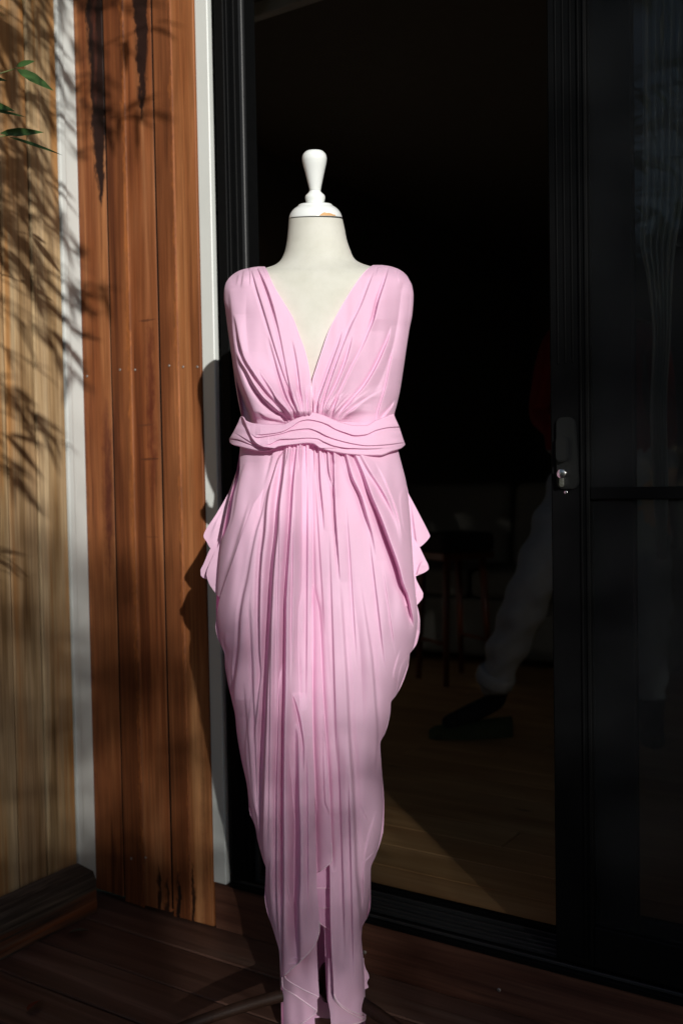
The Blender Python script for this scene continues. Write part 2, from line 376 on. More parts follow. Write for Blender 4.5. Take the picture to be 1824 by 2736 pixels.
bevel_box('screen_mesh', (a2 - a1 - .085, .0006, JH - SILL - .1), mesh_mat(), sc, ((a1 + a2 - .09) / 2, .02, (JH + SILL) / 2), bev=0)
# lock: rounded escutcheon plate, lever, euro cylinder, screw
def plate(name, x0, x1, z0, z1, y, th, m, par, r=.012, taper=0.):
    bm = bmesh.new(); pts = []
    for cx, cz, a in ((x1 - r - taper, z1 - r, 0), (x0 + r, z1 - r, 90), (x0 + r, z0 + r, 180), (x1 - r, z0 + r, 270)):
        for k in range(7):
            an = math.radians(a + 15 * k); pts.append((cx + r * math.cos(an), cz + r * math.sin(an)))
    lo = [bm.verts.new((x, y, z)) for x, z in pts]; f = bm.faces.new(lo)
    e = bmesh.ops.extrude_face_region(bm, geom=[f]); bmesh.ops.translate(bm, vec=(0, -th, 0), verts=[q for q in e['geom'] if isinstance(q, bmesh.types.BMVert)])
    bmesh.ops.recalc_face_normals(bm, faces=bm.faces[:])
    top = [q for q in e['geom'] if isinstance(q, bmesh.types.BMFace)]
    bmesh.ops.bevel(bm, geom=list(top[0].edges), offset=min(.002, th * .45), segments=2, affect='EDGES')
    me = bpy.data.meshes.new(name); bm.to_mesh(me); bm.free(); me.materials.append(m)
    o = bpy.data.objects.new(name, me); COL.objects.link(o); o.parent = par; return o
def z_at(v, d=1.99): return H - (v - 1268) / FPX * d
M_GLOSS = plain('black_gloss', (.008, .0085, .009), .22, .35)
M_NICKEL = plain('nickel', (.55, .55, .53), .25, .5, 1.)
xc = t_at(1507, -.0)
pl = plate('lock_plate', t_at(1487, -.002), t_at(1546, -.002), z_at(1308), z_at(1117), Y0 - .0005, .008, M_GLOSS, sc, .014, .006)
plate('lever', xc - .012, xc + .012, z_at(1235), z_at(1170), -.010, .009, M_GLOSS, pl, .009)
sp('lever_neck', xc - .007, xc + .007, -.0115, -.003, z_at(1190), z_at(1176), m=M_GLOSS)
cyl = lathe('lock_cylinder', [(0, .0), (.0086, .0), (.0092, -.0006), (.0092, -.012)], M_NICKEL, pl, (xc - .001, -.0165, z_at(1267)), 28)
cyl.rotation_euler = (math.pi / 2, 0, 0)
plate('cylinder_body', xc - .006, xc + .004, z_at(1302), z_at(1268), -.002, .013, M_NICKEL, pl, .0045)
sp('keyhole', xc - .0018, xc - .0006, -.0172, -.0166, z_at(1272), z_at(1262), m=M_BLACK2, bev=0)
o = lathe('screw', [(0, .001), (.003, .001), (.004, 0), (.004, -.003)], M_NICKEL, sc, (xc + .001, Y0 - .0015, z_at(1317)), 14); o.rotation_euler = (math.pi / 2, 0, 0)

gd = tag(empty('glass_door', B(.023)), 'dark sliding glass door with black stile behind the screen mesh', 'glass door')
gd.rotation_euler = ROTB
b1 = t_at(1693, -.055)
def gp(name, *a, **k): return fr(name, *a, par=gd, **k)
gp('stile', a0 + .012, b1, .0525, .078, SILL + .028, JH, bev=.003)
gp('stile', a2 - .05, a2 + .04, .0525, .078, SILL + .028, JH, bev=.003)
gp('bottom_rail', b1, a2 - .05, .053, .0775, SILL + .028, SILL + .12, bev=.003)
gp('top_rail', b1, a2 - .05, .053, .0775, JH - .09, JH, bev=.003)
bevel_box('glass_pane', (a2 - .05 - b1 + .01, .0008, JH - SILL - .19), glass_mat(), gd, ((b1 + a2 - .05) / 2, .064, (JH + SILL) / 2 + .01), bev=0)

# ------------------------------------------------------------ the dark room
FZ = SILL + .012
rm = tag(empty('room_floor', B(0, -.145, FZ)), kind='structure'); rm.rotation_euler = ROTB
pw = .133
for k in range(44):
    off = random.uniform(-1.2, 0)
    for x0 in (-1.6 + off, .6 + off, 2.8 + off):
        x1 = x0 + 2.197
        x0c, x1c = max(x0, -1.5), min(x1, 3.6)
        if x1c - x0c < .1: continue
        bevel_box('floor_plank', (x1c - x0c, pw - .0012, .018), M_PINE, rm, ((x0c + x1c) / 2, k * pw + pw / 2, -.0095 + random.uniform(-.0004, .0004)), bev=.001)
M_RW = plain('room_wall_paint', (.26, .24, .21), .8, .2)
def room(name, size, loc):
    o = bevel_box(name, size, M_RW, None, (0, 0, 0), bev=0); tag(o, kind='structure')
    o.rotation_euler = ROTB; o.location = B(loc[0], -loc[1], loc[2]); return o
room('wall_back', (5.4, .1, 2.9), (1.05, 6.05, 1.4)); room('wall_left', (.1, 5.8, 2.9), (-1.6, 3.1, 1.4)); room('wall_right', (.1, 5.8, 2.9), (3.7, 3.1, 1.4))
room('ceiling', (5.4, 6.2, .1), (1.05, 3.04, 2.9)); room('wall_front', (1.45, .05, 2.9), (-.74, .150, 1.4)); room('subfloor', (5.4, 6.2, .05), (1.05, 3.2, FZ - .06))
def in_plane(u, v, n):
    ray = P(u, v, 1.) - CAM; tt = np.dot(M0 + NB * n - CAM, NB) / np.dot(ray, NB); p = CAM + ray * tt
    return float(np.dot(p - M0, UB)), float(p[2])
tp_, zp_ = in_plane(668, 38, -.32)
pel = bevel_box('curtain_rail', (2.6, .03, .040), plain('cream_rail', (.72, .72, .66), .5), None, (0, 0, 0), bev=.006, seg=2)
tag(pel, 'pale curtain rail inside the top left of the doorway', 'curtain rail'); pel.rotation_euler = ROTB; pel.location = B(tp_ - .06 + 1.3, -.32, zp_)
# stool with a dark cushion
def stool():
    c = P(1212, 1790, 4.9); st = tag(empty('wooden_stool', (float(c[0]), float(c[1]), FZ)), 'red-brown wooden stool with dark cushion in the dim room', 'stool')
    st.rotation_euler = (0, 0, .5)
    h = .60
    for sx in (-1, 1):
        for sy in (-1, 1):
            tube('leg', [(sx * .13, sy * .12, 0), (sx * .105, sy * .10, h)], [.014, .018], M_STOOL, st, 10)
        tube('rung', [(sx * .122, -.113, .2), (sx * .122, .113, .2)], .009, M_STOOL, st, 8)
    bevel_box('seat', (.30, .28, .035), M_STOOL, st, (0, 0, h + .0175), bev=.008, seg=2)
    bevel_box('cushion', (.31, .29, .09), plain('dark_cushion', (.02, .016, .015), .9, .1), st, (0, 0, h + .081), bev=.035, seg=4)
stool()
# pale sofa along the back
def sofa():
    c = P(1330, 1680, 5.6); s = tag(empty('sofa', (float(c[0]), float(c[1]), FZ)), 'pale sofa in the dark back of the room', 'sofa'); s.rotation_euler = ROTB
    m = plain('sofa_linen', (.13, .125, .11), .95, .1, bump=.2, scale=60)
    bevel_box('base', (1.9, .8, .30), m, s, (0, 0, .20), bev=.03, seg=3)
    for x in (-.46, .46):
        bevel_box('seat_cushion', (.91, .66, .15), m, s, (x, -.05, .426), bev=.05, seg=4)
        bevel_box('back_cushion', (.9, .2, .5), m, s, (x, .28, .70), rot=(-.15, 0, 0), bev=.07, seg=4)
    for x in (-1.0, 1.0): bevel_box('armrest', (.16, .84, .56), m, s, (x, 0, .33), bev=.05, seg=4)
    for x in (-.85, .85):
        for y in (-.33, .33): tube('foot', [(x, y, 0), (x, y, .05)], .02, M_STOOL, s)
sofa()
# picture frames on the back wall
def picture(u, v, w, h, lab):
    d = 5.9; c = P(u, v, d)
    t = float(np.dot(c - M0, UB)); o = tag(empty('picture_frame', B(t, -5.985, float(c[2]))), lab, 'picture'); o.rotation_euler = ROTB
    m = plain('frame_wood', (.30, .28, .25), .5)
    for x in (-w / 2, w / 2): bevel_box('frame_side', (.022, .02, h + .022), m, o, (x, 0, 0))
    for z in (-h / 2, h / 2): bevel_box('frame_rail', (w - .022, .02, .022), m, o, (0, 0, z))
    bevel_box('print', (w - .024, .006, h - .024), plain('dull_print', (.07, .07, .07), .8, var=.4, scale=9), o, (0, .004, 0), bev=0)
picture(1140, 915, .17, .15, 'small framed picture on the back wall, upper of two'); picture(1150, 990, .17, .14, 'small framed picture on the back wall, lower of two')

# pale cloth added behind the glass, standing in for the pale streaks there
def streak_cloth():
    d = 2.45; us = np.linspace(0, 1, 90); vs = np.linspace(-160, 1495, 160)
    L = curve([(-160, 1712), (300, 1716), (560, 1712), (640, 1708), (740, 1726), (900, 1742), (1100, 1735), (1300, 1742), (1495, 1758)], vs)
    R = curve([(-160, 1850), (560, 1820), (640, 1806), (740, 1796), (900, 1790), (1100, 1780), (1300, 1784), (1495, 1778)], vs)
    U = L[:, None] + (R - L)[:, None] * us; V = np.repeat(vs[:, None], 90, 1)
    dep = d + .018 * np.sin(us * 2 * np.pi * 6 + .8 * np.sin(V / 120)) + .006 * np.sin(us * 40)
    v = P(U, V, dep).reshape(-1, 3)
    o = mesh_obj('streak_cloth', v, grid_faces(160, 90), fabric('grey_cloth', (.80, .84, .84), .3), None, True)
    tag(o, 'pale pleated cloth added behind the dark glass door for the pale streaks there', 'cloth')
streak_cloth()

# ------------------------------------------------------------ person in the room: one leg shows beside the door
def person():
    d = 3.72
    def W(u, v, dd=d): return Vector(P(u, v, dd))
    ank = W(1312, 1838, 3.78); knee = W(1424, 1560, 3.62); hip = W(1556, 1262, 3.72)
    ank.z = max(ank.z, FZ + .10)
    toe = W(1180, 1945, 3.80); toe.z = FZ + .045
    heel = ank + Vector((.03, .03, -.055))
    pel_ = hip + Vector((.11, .02, .03)); hip2 = pel_ + Vector((.11, .03, -.03)); knee2 = hip2 + Vector((.03, -.05, -.43)); ank2 = Vector((knee2.x + .01, knee2.y + .05, FZ + .10)); toe2 = ank2 + Vector((-.05, -.2, -.055))
    ch = pel_ + Vector((-.02, 0, .25)); ch2 = ch + Vector((0, 0, .2)); nk = ch2 + Vector((0, -.01, .11)); hd = nk + Vector((0, -.02, .10)); tp = hd + Vector((0, .0, .12))
    sl = ch2 + Vector((-.19, 0, .03)); el = sl + Vector((-.05, .05, -.29)); wr = W(1475, 1150, 3.6); hn = wr + Vector((.0, -.02, -.09))
    sr = ch2 + Vector((.19, 0, .03)); er = sr + Vector((.05, .04, -.29)); wrr = er + Vector((-.02, -.08, -.24)); hnr = wrr + Vector((0, -.02, -.09))
    V = [pel_, hip, knee, ank, heel, toe, hip2, knee2, ank2, toe2, ch, ch2, nk, hd, tp, sl, el, wr, hn, sr, er, wrr, hnr]
    E = [(0, 1), (1, 2), (2, 3), (3, 4), (4, 5), (0, 6), (6, 7), (7, 8), (8, 9), (0, 10), (10, 11), (11, 12), (12, 13), (13, 14), (11, 15), (15, 16), (16, 17), (17, 18), (11, 19), (19, 20), (20, 21), (21, 22)]
    Rr = [.135, .118, .088, .060, .042, .034, .115, .085, .058, .036, .13, .125, .055, .09, .06, .06, .045, .034, .028, .06, .045, .034, .028]
    # extra rings so trousers stay loose down the shin
    mid = (knee + ank) / 2; V.append(mid); E.remove((2, 3)); E += [(2, 23), (23, 3)]; Rr.append(.083)
    me = bpy.data.meshes.new('body'); me.from_pydata([tuple(x) for x in V], E, []); ob = bpy.data.objects.new('body_tmp', me); COL.objects.link(ob)
    sk = ob.modifiers.new('s', 'SKIN'); su = ob.modifiers.new('u', 'SUBSURF'); su.levels = 3; su.render_levels = 3
    for i, r in enumerate(Rr): me.skin_vertices[0].data[i].radius = (r, r)
    me.skin_vertices[0].data[0].use_root = True
    bpy.context.view_layer.update(); dg = bpy.context.evaluated_depsgraph_get()
    m2 = bpy.data.meshes.new_from_object(ob.evaluated_get(dg)); bpy.data.objects.remove(ob)
    root = tag(empty('person', (float(ank.x), float(ank.y), FZ)), 'person in grey sweatpants stepping beside the door, one leg showing', 'person')
    bpy.context.view_layer.update()
    mats = [plain('skin_tone', (.45, .27, .19), .5), plain('grey_sweat', (.28, .295, .31), .95, .1, bump=.4, scale=30), plain('red_top', (.16, .012, .008), .9, .1), plain('black_sock', (.012, .012, .013), .95, .1)]
    m2.materials.clear()
    for m in mats: m2.materials.append(m)
    for p in m2.polygons:
        c = p.center; lowleg = c.z < FZ + .145 + (.03 if c.x < ank.x + .1 else 0)
        arm = (Vector(c) - hnr).length < .12
        p.material_index = 3 if lowleg else 0 if (arm or c.z > nk.z - .04) else 2 if c.z > pel_.z + .05 else 1
        p.use_smooth = True
    tv = {i for p in m2.polygons if p.material_index == 1 for i in p.vertices}
    for i in tv:                                   # slack folds in the sweatpants
        q = m2.vertices[i]; c = q.co; w = math.sin(c.z * 34 + c.x * 30) * math.sin(c.z * 13 - c.x * 22 + 1) + .5 * math.sin(c.z * 71 - c.x * 50)
        q.co = c + q.normal * (.007 * w)
    bo = bpy.data.objects.new('body', m2); COL.objects.link(bo); bo.parent = root; bo.matrix_parent_inverse = root.matrix_world.inverted()
    def child(o): o.parent = root; o.matrix_parent_inverse = root.matrix_world.inverted(); return o
    ax = (knee - ank).normalized()
    child(tube('trouser_cuff', [ank + ax * .015, ank + ax * .03, ank + ax * .06, ank + ax * .075], [.066, .074, .076, .07], mats[1], None, 20))
    msl = plain('green_slipper', (.025, .034, .016), .8, .2, var=.5, scale=40)
    fd = (toe - heel); fd.z = 0; L = fd.length; fd.normalize(); sd_ = Vector((fd.y, -fd.x, 0))
    def slipper(base, fd, sd_, L):
        vs = []; n = 14; m = 13
        for i in range(n):
            s = i / (n - 1); w = .030 + .018 * math.sin(math.pi * min(1, s * 1.1)) ; w *= math.sqrt(max(0.02, 1 - max(0, (s - .8) / .2) ** 2)); hgt = .075 - .03 * s + (-.0 if s < .95 else -.012)
            for j in range(m):
                a = math.pi * j / (m - 1); x = math.cos(a) * w; z = math.sin(a) ** .7 * hgt
                p = base + fd * (s * (L + .10) - .05) + sd_ * x; vs.append((p.x, p.y, FZ + .003 + z))
        fs = [(i * m + j, i * m + j + 1, (i + 1) * m + j + 1, (i + 1) * m + j) for i in range(n - 1) for j in range(m - 1)]
        fs += [tuple(range(m)), tuple((n - 1) * m + j for j in range(m))[::-1]]
        return child(mesh_obj('slipper', vs, fs, msl, None, True))
    slipper(heel, fd, sd_, L)
    f2 = (toe2 - ank2); f2.z = 0; f2.normalize(); slipper(ank2, f2, Vector((f2.y, -f2.x, 0)), .17)
    hair = bmesh.new(); bmesh.ops.create_uvsphere(hair, u_segments=20, v_segments=14, radius=.112)
    for q in hair.verts:
        q.co.y += .02; q.co.z = q.co.z * 1.1 + .05
    hm = bpy.data.meshes.new('hair'); hair.to_mesh(hm); hair.free(); hm.materials.append(plain('dark_hair', (.02, .014, .01), .6)); hm.shade_smooth()
    ho = bpy.data.objects.new('hair', hm); COL.objects.link(ho); ho.location = hd; child(ho)
person()
# ------------------------------------------------------------ dress form
D0 = 2.02                                   # depth of the dress form's axis
PXM = D0 / FPX                              # metres per photo pixel there
AX = P(843, 1277, D0)
form = tag(empty('dress_form', (float(AX[0]), float(AX[1]), 0)), 'linen dress form with white turned wooden neck cap wearing the pink dress', 'dress form')
def linen():
    t = NT('linen'); tc = t.coords((1, 1, 1), jitter=False)
    n = t.noise(tc, 14, 4, .6); w1 = t.n('ShaderNodeTexWave', Vector=tc, Scale=260., Distortion=2.5, Detail=2., _bands_direction='Z').outputs[0]
    w2 = t.n('ShaderNodeTexWave', Vector=tc, Scale=260., Distortion=2.5, Detail=2., _bands_direction='X').outputs[0]
    sp = t.n('ShaderNodeSeparateXYZ', Vector=tc)
    c = t.ramp(n, [(.3, (.545, .54, .47)), (.55, (.60, .595, .53)), (.75, (.64, .635, .575))])
    c = t.mix(t.math('MULTIPLY', t.ramp(t.noise(tc, 70, 3, .6), [(.6, (0, 0, 0)), (.85, (1, 1, 1))]), .25), c, (.42, .42, .36))
    return t.done(t.principled(c, .85, t.bump(t.math('ADD', w1, w2), .25, .0006), .2))
M_LINEN = linen()
def capwhite():
    t = NT('white_enamel'); n = t.noise(t.coords((1, 1, 1), jitter=False), 25, 3)
    c = t.mix(n, (.76, .79, .77), (.80, .83, .81)); return t.done(t.principled(c, .28, None, .45))
M_CAP = capwhite()
def lathe_px(name, prof, cu_, m, par, n=64):      # prof (v, half width px); a turned piece on the form's axis
    pr = [(w * PXM, float(P(cu_, v, D0)[2])) for v, w in prof]
    c = P(cu_, prof[0][0], D0); c2 = P(cu_, prof[-1][0], D0)
    zb = float(P(cu_, 583, D0)[2]); pr = [(w, z - zb) for w, z in pr]
    o = lathe(name, pr, m, None, (float(c[0] + c2[0]) / 2, float(c[1] + c2[1]) / 2, zb), n)
    o.rotation_euler = (math.radians(10.3), 0, 0)          # the neck of the form tips forward
    bpy.context.view_layer.update()
    o.parent = par; o.matrix_parent_inverse = par.matrix_world.inverted(); return o
def den(prof, k=60):
    p = np.array(prof, float); s = np.linspace(0, len(p) - 1, k)
    return [(float(curve(list(enumerate(p[:, 0])), q)), float(curve(list(enumerate(p[:, 1])), q))) for q in s]
fin = lathe_px('finial', den([(408.5, 0), (409, 14), (411, 21), (415, 26), (422, 31), (431, 32.6), (440, 31.6), (465, 25.5), (490, 19.5), (505, 16), (513, 14.5)], 70), 841.2, M_CAP, form)
lathe_px('finial_collar', [(512, 14), (514, 15.5), (517, 17.5), (519.5, 20.5), (520.5, 21), (523, 24.5), (527, 26.4), (532, 26.6), (539, 25), (545, 22.8), (547, 22)], 842, M_CAP, fin)
cap = lathe_px('neck_cap', [(545.2, 0), (545.3, 38), (547, 43), (550, 45.6), (551.5, 46.5), (553, 49), (557, 55.5), (562, 61), (568, 65.5), (574, 68.6), (580, 70.6), (582, 70.9), (583, 70), (583.2, 0)], 842.5, M_CAP, form, 96)
lathe_px('cap_seam', [(583.2, 0), (583.4, 69.4), (585.4, 69.4), (585.6, 0)], 842.7, M_BLACK2, form)
# bare-wood chip on the cap's rim
def chip():
    us = np.linspace(0, 1, 40); top = curve([(0, 0), (.08, 3), (.2, 6.2), (.32, 8.6), (.45, 7.2), (.6, 7.4), (.72, 6.0), (.8, 5.0), (.86, 3.2), (.93, 4.2), (.97, 1.5), (1, 0)], us)
    vs = []
    for j in range(7):
        for u, t in zip(us, top):
            du = (853 + 44 * u) - 842.5; v = 581.6 - t * j / 6
            w = float(curve([(553, 49), (557, 55.5), (562, 61), (568, 65.5), (574, 68.6), (580, 70.6), (582, 70.9)], v)) + .3
            vs.append((du * PXM, -math.sqrt(max(0, w * w - du * du)) * PXM, (583 - v) * PXM))
    o = mesh_obj('paint_chip', np.array(vs), grid_faces(7, 40), plain('bare_wood', (.62, .36, .16), .7), None, True)
    o.parent = cap
chip()
def ell(x, p=2.1): return np.clip(1 - np.abs(np.clip(x, -1, 1)) ** p, 0, 1) ** (1 / p)
TL = [(585, 771.5), (609, 770), (640, 767), (671, 761), (686, 755), (697, 748), (707, 735), (715, 712), (722, 680), (734, 648), (750, 632), (790, 626), (900, 634), (1020, 660), (1150, 668), (1250, 655), (1400, 640)]
TR = [(585, 914.5), (609, 920), (640, 926), (671, 936.6), (686, 943), (697, 953), (706, 972), (713, 996), (722, 1030), (735, 1064), (750, 1080), (790, 1084), (900, 1074), (1020, 1048), (1150, 1036), (1250, 1046), (1400, 1060)]
TD = [(585, .055), (640, .057), (680, .064), (705, .075), (730, .090), (770, .102), (850, .110), (950, .116), (1050, .108), (1150, .092), (1250, .098), (1400, .105)]
def torso():
    vs = np.concatenate([np.linspace(585.5, 700, 60), np.linspace(702, 800, 70), np.linspace(805, 1400, 60)]); n = 128
    L, R, dz = curve(TL, vs), curve(TR, vs), curve(TD, vs); th = np.linspace(-np.pi, np.pi, n, endpoint=False)
    # neck sits back a little at the top
    U = ((L + R) / 2)[:, None] + ((R - L) / 2)[:, None] * np.sin(th); c = np.cos(th); F = np.sign(c) * np.abs(c) ** .95 * dz[:, None]
    V = np.repeat(vs[:, None], n, 1) - (5.6 * np.clip((720 - vs) / 135, 0, 1))[:, None] * c
    o = mesh_obj('torso', P(U, V, D0 - F).reshape(-1, 3), grid_faces(len(vs), n, True), M_LINEN, None, True)
    o.parent = form; o.matrix_parent_inverse = Matrix.Translation(-Vector(form.location))
torso()
zt = float(P(843, 1400, D0)[2])
tube('pole', [(.012, .0, .06), (.004, 0, zt + .02)], .0085, M_STAND, form, 14)
lathe('hub', [(.0, .125), (.018, .125), (.024, .115), (.024, .07), (.018, .055), (0, .055)], M_STAND, form, (.012, 0, 0), 24)
for (dx, dy) in ((-.40, -.10), (.29, -.30), (.0, .30)):
    tube('leg', [(.012 + dx * t, dy * t, .085 - .07 * t ** 1.6) for t in np.linspace(.03, 1, 12)], [.014 - .004 * t for t in np.linspace(0, 1, 12)], M_STAND, form, 10)

# ------------------------------------------------------------ the dress
dress = tag(empty('dress', (float(AX[0]), float(AX[1]), 0)), 'long pale pink draped evening dress with V neck and pleated waistband', 'dress')
def dpart(name, v, f, m=M_PINK, par=None):
    o = mesh_obj(name, v, f, m, None, True); o.parent = par or dress
    o.matrix_parent_inverse = Matrix.Translation(-Vector(dress.location)); return o
BL = [(700, 655), (716, 635), (730, 620), (750, 606), (780, 599), (810, 600), (850, 606), (900, 613), (950, 620), (1000, 627), (1050, 634), (1100, 643), (1150, 646), (1200, 640), (1260, 630), (1330, 612), (1400, 597), (1470, 585), (1560, 578),
      (1620, 576.5), (1674, 576), (1703, 581), (1726, 592), (1752, 600.5), (1772, 601), (1820, 608), (1878, 621), (1909, 628), (1960, 633), (2031, 645), (2106, 661), (2170, 667), (2210, 682), (2243, 688), (2302, 704), (2320, 710), (2360, 708.5), (2395, 707), (2427, 711), (2473, 726), (2505, 736), (2545, 746), (2588, 748), (2620, 749), (2760, 751)]
BR = [(700, 1040), (712, 1058), (722, 1070), (740, 1088), (760, 1098), (790, 1104), (840, 1101), (880, 1093), (940, 1084), (990, 1076), (1050, 1067), (1100, 1056), (1150, 1054), (1206, 1064), (1286, 1084), (1339, 1093), (1390, 1096), (1440, 1099), (1500, 1102), (1560, 1106),
      (1610, 1112), (1640, 1119), (1660, 1121.5), (1682, 1121), (1700, 1118), (1719, 1113), (1735, 1103), (1748, 1094), (1754, 1093.5), (1775, 1091), (1800, 1084), (1836, 1070), (1860, 1056), (1877, 1044), (1884, 1043.5), (1898, 1043), (1935, 1036), (1960, 1028), (1984, 1016), (1990, 1015.5), (2036, 1018), (2154, 1026), (2216, 1024), (2240, 1019), (2285, 1004), (2323, 990), (2360, 990), (2416, 990), (2446, 983), (2480, 967), (2507, 965.5), (2548, 969), (2588, 973), (2660, 975), (2715, 977), (2760, 977)]
DZ = [(700, .060), (730, .085), (770, .105), (850, .120), (950, .132), (1050, .128), (1120, .116), (1190, .114), (1300, .128), (1450, .140), (1600, .145), (1800, .135), (2000, .118), (2200, .102), (2400, .090), (2600, .082), (2760, .08)]
_vg = np.arange(560, 2900, 4.)
def _sm(y, sig):
    k = np.exp(-(np.arange(-60, 61) * 4 / sig) ** 2); k /= k.sum(); return np.convolve(np.pad(y, 60, 'edge'), k, 'valid')
_w = sstep((_vg - 1240) / 120); _l, _r = curve(BL, _vg), curve(BR, _vg)
BLs = (np.minimum(_sm(_l, 14), _l) - 1.5) * (1 - _w) + _sm(_l, 75) * _w; BRs = (np.maximum(_sm(_r, 14), _r) + 1.5) * (1 - _w) + _sm(_r, 75) * _w; DZs = _sm(curve(DZ, _vg), 50)
def base(U, V):
    y = V[:, 0]; l, r, dz = np.interp(y, _vg, BLs), np.interp(y, _vg, BRs), np.interp(y, _vg, DZs)
    x = (2 * U - (l + r)[:, None]) / (r - l)[:, None]
    return dz[:, None] * ell(x, 2.5)
def fold(pts, tw=7., W=45., kind='step', dip=.35):     # pts: (u, v, mm)
    return dict(p=sorted([(v, u, a) for u, v, a in pts]), tw=max(3., tw * .78), W=W, kind=kind, dip=dip)
def relief(X, Y, folds):                # X varies along a row, Y the row's coordinate; folds run along Y
    h = np.zeros_like(X); y = Y[:, 0]
    for f in folds:
        p = f['p']; uf = curve([(a, b) for a, b, _ in p], y); am = np.interp(y, [q[0] for q in p], [q[2] for q in p], left=0, right=0) * .001
        if p[0][2] == 0 or True: pass
        inside = (y >= p[0][0]) & (y <= p[-1][0])
        if not inside.any(): continue
        sl = np.gradient(uf, y); cs = 1 / np.sqrt(1 + sl ** 2)
        r = np.where(inside)[0]; d = (X[r] - uf[r, None]) * cs[r, None]; a = am[r, None]; sg = np.sign(a) + (a == 0)
        if f['kind'] == 'step':
            dd = d * sg; q = sstep(dd / f['tw'] + .5) * np.exp(-(np.maximum(dd, 0) / f['W']) ** 1.4)
            q -= f['dip'] * np.exp(-((dd + f['tw'] * .75) / (f['tw'] * 1.1)) ** 2)
            h[r] += np.abs(a) * q
        elif f['kind'] == 'crease':
            h[r] -= a * np.exp(-(np.sqrt(d * d + 1.5) - 1.2) / f['W'])
        else:
            h[r] += a * np.exp(-(d / f['W']) ** 2)
    return h
def ripple(U, V, amp, seed, lu=70, lv=300, n=7):
    r = np.random.default_rng(seed); h = np.zeros_like(U)
    for _ in range(n):
        h += np.sin(U / lu * r.uniform(.5, 1.8) * 2 * np.pi + V / lv * r.uniform(-1, 1) * 2 * np.pi + r.uniform(0, 6.28) + .6 * np.sin(V / lv * 2 * np.pi * r.uniform(.5, 1.2)))
    return h * amp / n ** .5
def panel(name, vs, L, R, folds, nc, off=0., mode='both', m=M_PINK, extra=None, rip=.0012, seed=1, basef=base, lin=False, fade=None):
    vs = np.asarray(vs, float); s = np.linspace(0, 1, nc)
    s = {'left': 1 - np.cos(s * np.pi / 2), 'right': np.sin(s * np.pi / 2), 'both': .5 - .5 * np.cos(s * np.pi), 'lin': s}[mode]
    cv = (lambda p, x: .4 * np.interp(x, [q[0] for q in p], [q[1] for q in p]) + .6 * curve(p, x)) if lin else curve
    l, r = cv(L, vs), cv(R, vs); U = l[:, None] + (r - l)[:, None] * s; V = np.repeat(vs[:, None], nc, 1)
    h = basef(U, V) + off + relief(U, V, folds) * (1 if fade is None else fade(V)) + ripple(U, V, rip, seed)
    if extra is not None: h = h + extra(U, V)
    v = P(U, V, D0 - h)
    o = dpart(name, v.reshape(-1, 3), grid_faces(len(vs), nc), m)
    return o, v
def hem(par, line, r=.0011):
    o = tube('hem', [tuple(q) for q in line], r, M_HEM, None, 6); o.parent = par

# bodice ---------------------------------------------------------------------
def roll_top(topc):
    def f(U, V):
        t = np.clip((V - curve(topc, U.ravel()).reshape(U.shape)) / 34., 0, 1)
        return -.055 * (1 - np.sqrt(np.clip(1 - (1 - t) ** 2, 0, 1)))
    return f
bl = [fold([(610, 770, 0), (615, 825, 8), (619, 896, 18), (625, 952, 22), (640, 1017, 26), (659, 1064, 26), (679, 1115, 22), (690, 1150, 16)], 12, 60),
      fold([(624, 840, 0), (629, 864, 6), (638, 914, 12), (649, 952, 13), (677, 999, 12), (711, 1045, 11), (739, 1079, 9), (760, 1101, 7), (775, 1125, 5)], 7, 34),
      fold([(630, 940, 0), (640, 965, 8), (655, 989, 13), (677, 1030, 15), (707, 1070, 15), (730, 1092, 13), (763, 1115, 9), (775, 1140, 6)], 8, 36),
      fold([(690, 1100, 0), (711, 1117, 8), (748, 1127, 12), (775, 1136, 6)], 8, 20),
      fold([(690, 985, 0), (696, 999, 3), (720, 1036, 8), (743, 1073, 8), (767, 1101, 7), (780, 1125, 5)], 7, 26),
      fold([(672, 722, 4), (685, 769, 6), (700, 817, 6), (718, 877, 5), (741, 952, 5), (760, 1008, 6), (778, 1055, 7), (793, 1101, 7), (800, 1125, 5)], 5, 34),
      fold([(715, 890, 0), (724, 924, 3), (745, 999, 8), (767, 1064, 9), (788, 1105, 7), (796, 1125, 5)], 6, 26),
      fold([(688, 717, 6), (709, 761, 10), (726, 810, 10), (743, 877, 6), (758, 952, 5), (769, 1008, 7), (782, 1064, 7), (797, 1105, 6), (804, 1125, 4)], 5, 32),
      fold([(700, 712, 3), (716, 750, 0)], 4, 18),
      fold([(780, 905, 0), (788, 942, 4), (797, 999, 7), (804, 1055, 8), (812, 1101, 6), (815, 1122, 5)], 6, 24),
      fold([(792, 1040, 0), (797, 1064, 5), (806, 1101, 5), (809, 1122, 4)], 4, 14), fold([(818, 1030, 0), (821, 1055, 4), (823, 1098, 5), (824, 1122, 4)], 4, 14),
      fold([(770, 1060, 0), (782, 1085, 4), (790, 1105, 4), (796, 1125, 3)], 4, 12), fold([(752, 1078, 0), (768, 1098, 4), (782, 1125, 3)], 4, 12),
      fold([(651, 722, 4), (648, 740, 4), (644, 770, 0)], 6, 16), fold([(665, 715, 4), (668, 735, 3), (668, 765, 0)], 4, 12), fold([(636, 735, 3), (630, 765, 0)], 6, 16),
      fold([(660, 770, 0), (657, 850, 5), (664, 940, 5), (690, 1000, 0)], 0, 26, 'crease')]
toplL = [(600, 790), (606, 755), (618, 735), (640, 722), (660, 716), (690, 712), (701, 712), (712, 717)]
VEL = [(712, 708), (716, 710), (765, 732), (807, 757), (851, 783), (897, 800), (939, 815), (981, 825), (1032, 831), (1066, 832), (1150, 832)]
